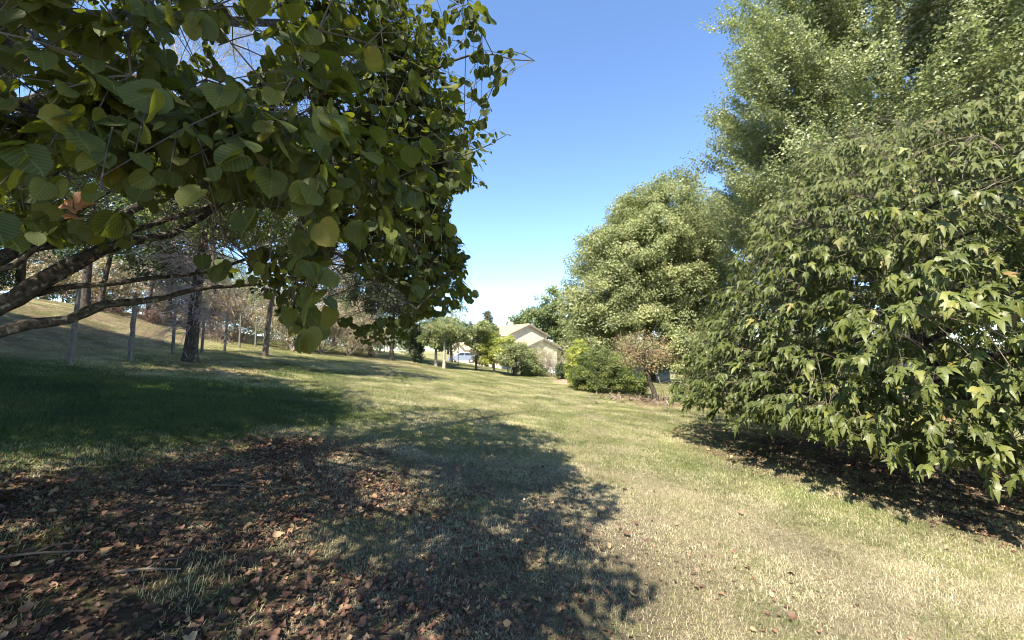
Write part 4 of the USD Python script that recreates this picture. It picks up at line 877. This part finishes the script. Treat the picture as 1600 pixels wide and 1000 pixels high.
st = thing('garden_stake', p0, 'thin leaning wooden stake in the lawn beside the red-leaved tree', 'stake')
obj('pole', tube(smooth_line([p0 - [0, 0, .1], (p0 + p1) / 2 + [.01, 0, 0], p1], 8), np.linspace(.020, .014, 8), 8), M['twig'], st, smooth=True)
obj('tie', tube([p1 + [-.03, 0, -.08], p1 + [.03, .01, -.07], p1 + [.08, .05, -.03]], .012, 6), M['darkgap'], st)
b = spot(761, 46)
leafy('conifer', 'brownish pointed conifer rising left of the house', 'tree', b, [(0, 0, -.1, .16), (0, 0, 2.5, .12), (0, 0, 6.0, .02)],
      [(0, 0, 1.6, 1.7, 1.7, 1.5), (0, 0, 3.0, 1.25, 1.25, 1.5), (0, 0, 4.2, .85, .85, 1.3), (0, 0, 5.1, .5, .5, 1.1), (0, 0, 5.9, .2, .2, .8)], 420, 60, .28, .22, 'pine', 'bark', 99, T=T_NEEDLE, droop=.5)
for px, y, h, sd, lab in ((560, 70, 9, 111, 'far tree behind the dark trunks'), (640, 80, 8, 112, 'far tree left of the pale trunks'), (930, 85, 12, 113, 'far tree behind the house on the right'), (1060, 70, 11, 114, 'far tree behind the oak'), (1130, 60, 10, 115, 'far tree between oak and poplar'), (700, 95, 7, 116, 'far low tree above the car'), (780, 110, 7.5, 117, 'far low tree at the end of the gap'), (1250, 50, 9, 118, 'far tree behind the poplar'), (450, 62, 10, 119, 'far tree behind the thicket'), (1420, 60, 10, 120, 'far tree right behind the poplar')):
    leafy('far_tree', lab, 'tree', spot(px, y), std_trunk(h * .7, .2), [(0, 0, h * .62, h * .36, h * .3, h * .36), (h * .2, 0, h * .4, h * .33, h * .3, h * .3), (-h * .2, 0, h * .4, h * .33, h * .3, h * .3)], 220, 45, h * .09, .24, 'green' if sd % 2 else 'oak', 'bark', sd, gap=.12, group='far trees')
rng = np.random.default_rng(8)
n = 420
c = spot(1010, 15.6)
P = np.column_stack([c[0] + rng.normal(size=n) * .9, c[1] + rng.normal(size=n) * .8]); P = np.column_stack([P, ground(P[:, 0], P[:, 1])])
v, f, _ = place(T_NEEDLE, P, rng.normal(size=(n, 3)) * [1, 1, .2] + [0, 0, .45], rng.normal(size=(n, 3)), rng.uniform(.12, .34, n))
tag(stage.GetPrimAtPath(obj('ground_cover', (v, f), M['dry'], kind='stuff')), 'withered ground cover around the foot of the red-leaved tree', 'ground cover')

# ------------------------------------------------------------------ wire fence along the foot of the bank
fb = spot(112, 8.1)
fence = thing('wire_fence', fb, 'wire fence of slim concrete and wooden posts along the foot of the bank', 'fence')
tops = []
for px, y, h, w, mt, lean, lab in ((109, 8.1, 1.6, .072, 'concrete', .10, 'pale leaning concrete post'), (203, 9.8, 1.60, .105, 'greywood', .03, 'dark rough wooden post'), (269, 11.7, 1.5, .06, 'concrete', .0, None), (314, 13.2, 1.48, .062, 'concrete', .06, None),
                                   (350, 14.8, 1.5, .062, 'concrete', .05, 'whitish concrete post'), (373, 17.0, 1.48, .062, 'concrete', .0, None), (398, 18.6, 1.48, .062, 'concrete', .0, None)):
    b = spot(px, y)
    if mt == 'greywood':
        lp = smooth_line([b - [0, 0, .2], b + [.02, 0, h * .5], b + [lean, 0, h]], 10)
        v, f = tube(lp, np.linspace(w * .55, w * .45, 10), 9); v = v + (meshkit.noise(v * 14, 4)[:, None] - .5) * .03
    else:
        m = trimesh.creation.box((w, w, h + .2)); m = m.subdivide()
        v = np.array(m.vertices); f = np.array(m.faces); v[:, 2] += h / 2 - .1
        k = 1 - .18 * np.clip(v[:, 2] / h, 0, 1); v[:, :2] *= k[:, None]; v[:, 0] += lean * np.clip(v[:, 2], 0, None) / h
        top = v[:, 2] > h - .01; v[top, :2] *= .72; v = v + b
    obj('post', (v, f), M[mt], fence, label=lab)
    tops.append((b, h, lean))
for k in range(len(tops) - 1):
    (a, ha, la), (c, hc, lc) = tops[k], tops[k + 1]
    for fr in (.25, .5, .75, .93):
        A_, C_ = a + [la * fr, -.05, ha * fr], c + [lc * fr, -.05, hc * fr]
        obj('wire', tube(smooth_line([A_, (A_ + C_) / 2 - [0, 0, .03], C_], 5), .0022, 3), M['wire'], fence)

# ------------------------------------------------------------------ house
def gable(parent, o, rot, w, l, eave, ridge, over=.35, th=.14, roofname='roof'):
    """gable end centred on o (ground), length l going along local +y"""
    c, s = math.cos(rot), math.sin(rot)
    tr = lambda p: np.column_stack([o[0] + p[:, 0] * c - p[:, 1] * s, o[1] + p[:, 0] * s + p[:, 1] * c, o[2] + p[:, 2]])
    pr = np.array([(-w / 2, -1.5), (w / 2, -1.5), (w / 2, eave), (0, ridge), (-w / 2, eave)])
    v = np.array([(x, y, z) for y in (0, l) for x, z in pr])
    f = [(0, 1, 2), (0, 2, 4), (4, 2, 3), (5, 7, 6), (5, 9, 7), (9, 8, 7)] + [t for i in range(5) for t in ((i, i + 5, (i + 1) % 5), ((i + 1) % 5, i + 5, (i + 1) % 5 + 5))]
    wall = obj('wall', (tr(v), np.array(f)), M['render'], parent)
    sl = (ridge - eave) / (w / 2)
    for sg in (-1, 1):
        x1 = sg * (w / 2 + over); z1 = eave - sl * over
        p = np.array([(0, -over, ridge + .02), (x1, -over, z1 + .02), (x1, l + over, z1 + .02), (0, l + over, ridge + .02)])
        q_ = np.vstack([p, p + [0, 0, th]])
        f = [(0, 1, 2), (0, 2, 3), (4, 6, 5), (4, 7, 6)] + [t for i in range(4) for t in ((i, i + 4, (i + 1) % 4), ((i + 1) % 4, i + 4, (i + 1) % 4 + 4))]
        rf = obj(roofname, (tr(q_), np.array(f)), M['tile'], parent)
        # rows of tiles: raised rolls down the slope
        rolls = []
        for yy in np.arange(-over + .12, l + over, .24):
            rolls.append(tube(tr(np.array([(0, yy, ridge + th), (x1, yy, z1 + th)], float)), .06, 5))
        obj('tile_rolls', joined(rolls), M['tile'], rf, kind='stuff')
        obj('gutter', tube(tr(np.array([(x1 + sg * .06, -over, z1 + .02), (x1 + sg * .06, l + over, z1 + .02)], float)), .07, 6), M['white'], parent)
        obj('verge_board', joined([(lambda b_: (tr(b_[0]), b_[1]))((np.array([(0, -over - .03, ridge - .16), (x1, -over - .03, z1 - .16), (x1, -over - .03, z1 + .10), (0, -over - .03, ridge + .10), (0, -over - .005, ridge - .16), (x1, -over - .005, z1 - .16), (x1, -over - .005, z1 + .10), (0, -over - .005, ridge + .10)], float), np.array([(0, 1, 2), (0, 2, 3), (4, 6, 5), (4, 7, 6), (0, 4, 1), (1, 4, 5), (3, 2, 6), (3, 6, 7), (0, 3, 7), (0, 7, 4), (1, 5, 6), (1, 6, 2)])))]), M['greywood'], parent)
    obj('ridge_tiles', tube(tr(np.array([(0, -over, ridge + th), (0, l + over, ridge + th)], float)), .12, 8), M['tile'], parent)
    return tr, wall
def framed(tr, parent, name, x, z, w, h, leaf, frame='white', y=0.0, pane=True):
    fr = obj(name, joined([(lambda b_: (tr(b_[0]), b_[1]))(box((x + dx, y - .03, z + dz), (sx, .10, sz))) for dx, dz, sx, sz in ((-w / 2, 0, .09, h), (w / 2, 0, .09, h), (0, h / 2, w - .09, .09), (0, -h / 2, w - .09, .09))]), M[frame], parent)
    b_ = box((x, y - .02, z), (w - .1, .05, h - .1))
    obj('pane' if pane else 'panel', (tr(b_[0]), b_[1]), M[leaf], fr)
    return fr
ROT = math.radians(33)
gb = at(826, 560, 60); gz = float(ground(gb[0], 60)) - .1
rid = at(826, 508, 60)[2] - gz; eav = at(826, 523.5, 60)[2] - gz
house = thing('house', (gb[0], 60, gz), 'cream rendered house with pale tiled gable roofs beyond the lawn', 'house')
trm, wl = gable(house, (gb[0], 60, gz), ROT, 6.9, 10.5, eav, rid)
wb = at(848, 560, 54); wz = float(ground(wb[0], 54)) - .1
r2 = at(848, 530.5, 54)[2] - wz; e2 = at(848, 541.5, 54)[2] - wz
trw, wl2 = gable(house, (wb[0], 54, wz), ROT, 5.0, 5.2, e2, r2)
dr = framed(trw, house, 'garage_door', 1.25, 1.0, 1.5, 2.0, 'white', 'white', pane=False)
framed(trw, house, 'doorway', -.35, .85, .7, 1.7, 'darkgap', 'greywood')  # dark sheet fills the opening, painting the shade inside it
framed(trm, house, 'window', -1.6, 3.6 if eav > 4.6 else eav - .9, .9, 1.1, 'pane')
# side wall windows of the house (its left long side)
c_, s_ = math.cos(ROT), math.sin(ROT)
sidetr = lambda p: trm(np.column_stack([-6.9 / 2 + p[:, 1], 10.5 - (p[:, 0] + 5.25) , p[:, 2]]))
framed(sidetr, house, 'window', 0.5, 1.6, 1.1, 1.2, 'pane'); framed(sidetr, house, 'window', 3.2, 1.6, 1.1, 1.2, 'pane')
ch = box((1.0, 6.5, rid + .35), (.6, .6, 1.1)); obj('chimney', (trm(ch[0]), ch[1]), M['render'], house)
# outbuilding with a timber front, left of the house
ob = at(718, 560, 66); oz = float(ground(ob[0], 66)) - .1
shed = thing('outbuilding', (ob[0], 66, oz), 'low cream outbuilding with orange timber front behind the silver car', 'outbuilding')
tro, _ = gable(shed, (ob[0], 66, oz), math.radians(-58), 4.6, 7.0, 2.3, 3.3)
so = lambda p: tro(np.column_stack([4.6 / 2 - p[:, 1], p[:, 0] + 3.5, p[:, 2]]))
bp = box((-1.6, -.03, 1.15), (2.6, .06, 2.2)); obj('timber_door', (so(bp[0]), bp[1]), M['timber'], shed)
framed(so, shed, 'window', 1.6, 1.4, 1.0, .9, 'pane')
# low boundary wall with capping
def wall_run(lab, p0, p1, h, seed):
    p0, p1 = np.array(p0), np.array(p1)
    t = thing('garden_wall', p0, lab, 'wall')
    n = 8; vs, cs = [], []
    d = unit(p1 - p0); nn = np.array([-d[1], d[0], 0]) * .11
    line = [p0 + (p1 - p0) * k / n for k in range(n + 1)]
    def run(lo, hi_, wd):
        V = []
        for p in line:
            z = float(ground(p[0], p[1]))
            V += [p * [1, 1, 0] + nn * wd + [0, 0, z + lo], p * [1, 1, 0] - nn * wd + [0, 0, z + lo], p * [1, 1, 0] - nn * wd + [0, 0, z + hi_], p * [1, 1, 0] + nn * wd + [0, 0, z + hi_]]
        F = [(0, 1, 2), (0, 2, 3)]
        for k in range(n):
            for j in range(4):
                a, b2, c2, d2 = 4 * k + j, 4 * k + (j + 1) % 4, 4 * k + 4 + (j + 1) % 4, 4 * k + 4 + j
                F += [(a, d2, c2), (a, c2, b2)]
        e = 4 * n; F += [(e, e + 2, e + 1), (e, e + 3, e + 2)]
        return np.array(V), np.array(F)
    obj('wall_body', run(-.3, h, 1.0), M['render'], t)
    obj('capping', run(h + .002, h + .06, 1.35), M['white'], t)
wall_run('low cream garden wall between the silver car and the house', spot(744, 52)[:3], spot(822, 50)[:3], .95, 1)
wall_run('white garden wall behind the red-leaved tree', spot(985, 40)[:3], spot(1046, 38)[:3], 1.1, 2)
# gravel drive in front of the house, laid 1 cm above the grass
xs, ys = np.linspace(-9, 6, 40), np.linspace(52.5, 64, 24)
X2, Y2 = np.meshgrid(xs, ys); nx2 = len(xs)
ii, jj = np.meshgrid(np.arange(len(ys) - 1), np.arange(nx2 - 1), indexing='ij')
q2 = np.stack([ii * nx2 + jj, ii * nx2 + jj + 1, (ii + 1) * nx2 + jj + 1, (ii + 1) * nx2 + jj], -1).reshape(-1, 4)
obj('gravel_drive', (np.stack([X2, Y2, ground(X2, Y2) + .05], -1).reshape(-1, 3), q2), M['gravel'], smooth=True, kind='structure', label='pale gravel drive in front of the house')

# ------------------------------------------------------------------ silver car
cp = spot(723, 55.5, .06)
car = thing('car', cp, 'silver hatchback car parked beyond the lawn left of the house', 'car')
def prof_body(side, half, bulge=0.0):
    from shapely.geometry import Polygon
    return trimesh.creation.extrude_polygon(Polygon(side), half * 2, engine='earcut')
low = [(-2.0, .28), (2.0, .28), (2.06, .55), (1.98, .86), (1.55, .92), (.95, .95), (-1.0, .97), (-1.95, .80), (-2.06, .60)]
m = prof_body(low, .84); v = np.array(m.vertices)[:, [0, 2, 1]] - [0, .84, 0]; f = np.array(m.faces)[:, ::-1]
obj('body', (v * [1, 1, 1] + cp, f), M['carpaint'], car)
# the cabin tapers inwards to the roof
cab = np.array([(-1.05, .95), (-.35, 1.40), (.9, 1.43), (1.75, 1.22), (1.95, .90)]); hw = np.array([.80, .62, .62, .66, .78])
V = np.vstack([np.column_stack([cab[:, 0], -hw, cab[:, 1]]), np.column_stack([cab[:, 0], hw, cab[:, 1]])])
F = [(0, 1, 2), (0, 2, 3), (0, 3, 4), (5, 7, 6), (5, 8, 7), (5, 9, 8)] + [t for i in range(4) for t in ((i, i + 5, i + 1), (i + 1, i + 5, i + 6))]
obj('cabin', (V + cp, np.array(F)), M['carpaint'], car)
def panel(pts, thick, mat, name):
    p = np.array(pts, float); k = len(p)
    nrm = unit(np.cross(p[1] - p[0], p[2] - p[0])); c = np.vstack([p + nrm * thick, p - nrm * thick])
    F = [(0, i, i + 1) for i in range(1, k - 1)] + [(k, k + i + 1, k + i) for i in range(1, k - 1)] + [t for i in range(k) for t in ((i, k + i, (i + 1) % k), ((i + 1) % k, k + i, k + (i + 1) % k))]
    obj(name, (c + cp, np.array(F)), M[mat], car)
for sg in (-1, 1):
    panel([(-.80, sg * .775, 1.0), (-.30, sg * .645, 1.34), (.25, sg * .645, 1.36), (.25, sg * .775, 1.0)], .012, 'carglass', 'side_window')
    panel([(.33, sg * .775, 1.0), (.33, sg * .645, 1.36), (.88, sg * .650, 1.36), (1.45, sg * .715, 1.14), (1.35, sg * .775, 1.0)], .012, 'carglass', 'side_window')
    panel([(-2.03, sg * .55, .62), (-2.03, sg * .78, .64), (-1.96, sg * .78, .78), (-1.96, sg * .55, .76)], .02, 'lampglass', 'headlight')
panel([(-1.0, -.70, .99), (-1.0, .70, .99), (-.42, .57, 1.37), (-.42, -.57, 1.37)], .012, 'carglass', 'windscreen')
for x_ in (-1.28, 1.28):
    for sg in (-1, 1):
        cy = trimesh.creation.cylinder(.31, .20, sections=20); cy.apply_transform(trimesh.transformations.rotation_matrix(np.pi / 2, [1, 0, 0])); cy.apply_translation(cp + [x_, sg * .78, .31 - .03])
        wq = obj('wheel', cy, M['rubber'], car, smooth=30)
        cy = trimesh.creation.cylinder(.19, .02, sections=16); cy.apply_transform(trimesh.transformations.rotation_matrix(np.pi / 2, [1, 0, 0])); cy.apply_translation(cp + [x_, sg * .89, .28])
        obj('rim', cy, M['wire'], wq, smooth=30)

# ------------------------------------------------------------------ soil mound, fallen leaves and sticks
b = spot(893, 22.5)
a = np.linspace(0, 2 * np.pi, 22, endpoint=False); rr_ = np.array([0, .35, .7, 1.0, 1.2]); V = []
for r in rr_:
    for t in a:
        x_, y_ = b[0] + r * 1.0 * math.cos(t), b[1] + r * .7 * math.sin(t)
        V.append((x_, y_, float(ground(x_, y_)) + .22 * (1 - (r / 1.2)**2) - .01 + .06 * (meshkit.noise(np.array([x_ * 5, y_ * 5, 0.])) - .5) * (r < 1.1)))
F = [t for i in range(4) for j in range(22) for t in ((i * 22 + j, i * 22 + 22 + j, i * 22 + (j + 1) % 22), (i * 22 + (j + 1) % 22, i * 22 + 22 + j, i * 22 + 22 + (j + 1) % 22))]
tag(stage.GetPrimAtPath(obj('soil_mound', (np.array(V), np.array(F)), M['soil'], smooth=True)), 'low reddish mound of bare soil left of the dark bush', 'soil')

rng = np.random.default_rng(19)
n = 480000
P2 = np.column_stack([rng.uniform(-9, 12, n), rng.uniform(.6, 13, n)])
lit, lit2, dirt, lush, green = masks(P2[:, 0], P2[:, 1])
sh = blob(P2[:, 0], P2[:, 1], -1.0, 3.6, 1.0, 4.2)
cl = meshkit.fbm(np.column_stack([P2 * 1.6, 0 * P2[:, 0]]), 3, 3)
w = np.clip(blob(P2[:, 0], P2[:, 1], -1.3, 2.8, 1.2, 2.4) * .42 * sstep(.36, .6, cl) + lit * sstep(.3, .55, cl + .12) + lit2 * .35 + sh * .10 * sstep(.42, .62, cl) + dirt * .12 + .0016, 0, 1)
P2 = P2[rng.random(n) < w * .62]
n = len(P2)
S = rng.uniform(.012, .036, n) * np.where(rng.random(n) < .12, 1.7, 1)
yaw = rng.uniform(0, 2 * np.pi, n)
A = np.column_stack([np.cos(yaw), np.sin(yaw), rng.normal(size=n) * .22]); N = np.column_stack([rng.normal(size=(n, 2)) * .38, np.ones(n)])
P = np.column_stack([P2, ground(P2[:, 0], P2[:, 1]) + S * rng.uniform(.16, .42, n) + .004])
var = rng.integers(0, 5, n)
d = np.linalg.norm(P - EYE, axis=1); x, y, z = project(P)
inf = (z > .3) & (x > 0) & (x < 1600) & (y < 1000)
order = np.argsort(np.where(inf, d / S, 1e9))[:220]
single = np.zeros(n, bool); single[order] = True
LAB = {True: 'curled brown fallen leaf lying in the leaf litter under the big left tree', False: 'single dry fallen leaf lying on the grass'}
litv = masks(P[:, 0], P[:, 1])[0]
for i in order:
    v, f, uv = place(T_SCRUNCH[var[i]], P[i:i + 1], A[i:i + 1], N[i:i + 1], S[i:i + 1])
    inlit = bool(litv[i] > .3)
    tag(stage.GetPrimAtPath(obj('fallen_leaf', (v, f), M['litter'], smooth=True)), LAB[inlit], 'leaf', 'fallen leaves in the litter' if inlit else 'fallen leaves on the grass')
li = UsdGeom.PointInstancer.Define(stage, '/World/leaf_litter')
tag(li, 'brown leaf litter spread under the trees', 'leaf litter', kind='stuff')
li.CreatePrototypesRel().SetTargets([Sdf.Path(obj('curled_leaf', T_SCRUNCH[k][:2], M['litter'], '/World/leaf_litter', smooth=True)) for k in range(5)])
s = ~single
li.CreateProtoIndicesAttr(Vt.IntArray.FromNumpy(var[s].astype(np.int32)))
li.CreatePositionsAttr(Vt.Vec3fArray.FromNumpy(P[s].astype(np.float32)))
qq = quat(unit(N[s]), yaw[s])
li.CreateOrientationsAttr(Vt.QuathArray([Gf.Quath(*r_) for r_ in qq.tolist()]))
li.CreateScalesAttr(Vt.Vec3fArray.FromNumpy(np.repeat(S[s][:, None], 3, 1).astype(np.float32)))
print('fallen leaves', n)
for px, py, L, yw, lab in ((385, 768, .55, .25, 'thin dry stick lying in the leaf litter at mid left'), (60, 880, .4, .5, 'short dry twig on the litter near the left corner'), (232, 900, .3, .35, 'bent dry twig lying among brown leaves at lower left')):
    c = ground_pt(px, py); d_ = np.array([math.cos(yw), math.sin(yw), 0])
    pts = [c + d_ * t * L + [0, 0, 0] for t in (-.5, -.1, .2, .5)]
    pts = [np.array([p[0], p[1] + .02 * k % .03, float(ground(p[0], p[1])) + .03]) for k, p in enumerate(pts)]
    t = thing('fallen_twig', c, lab, 'twig')
    obj('stem', tube(smooth_line(pts, 8), np.linspace(.008, .004, 8), 6), M['twig'], t, smooth=True)
    obj('side_shoot', tube(smooth_line([pts[1], pts[1] + [.05, .06, .02], pts[1] + [.12, .10, .01]], 5), np.linspace(.005, .002, 5), 5), M['twig'], t, smooth=True)
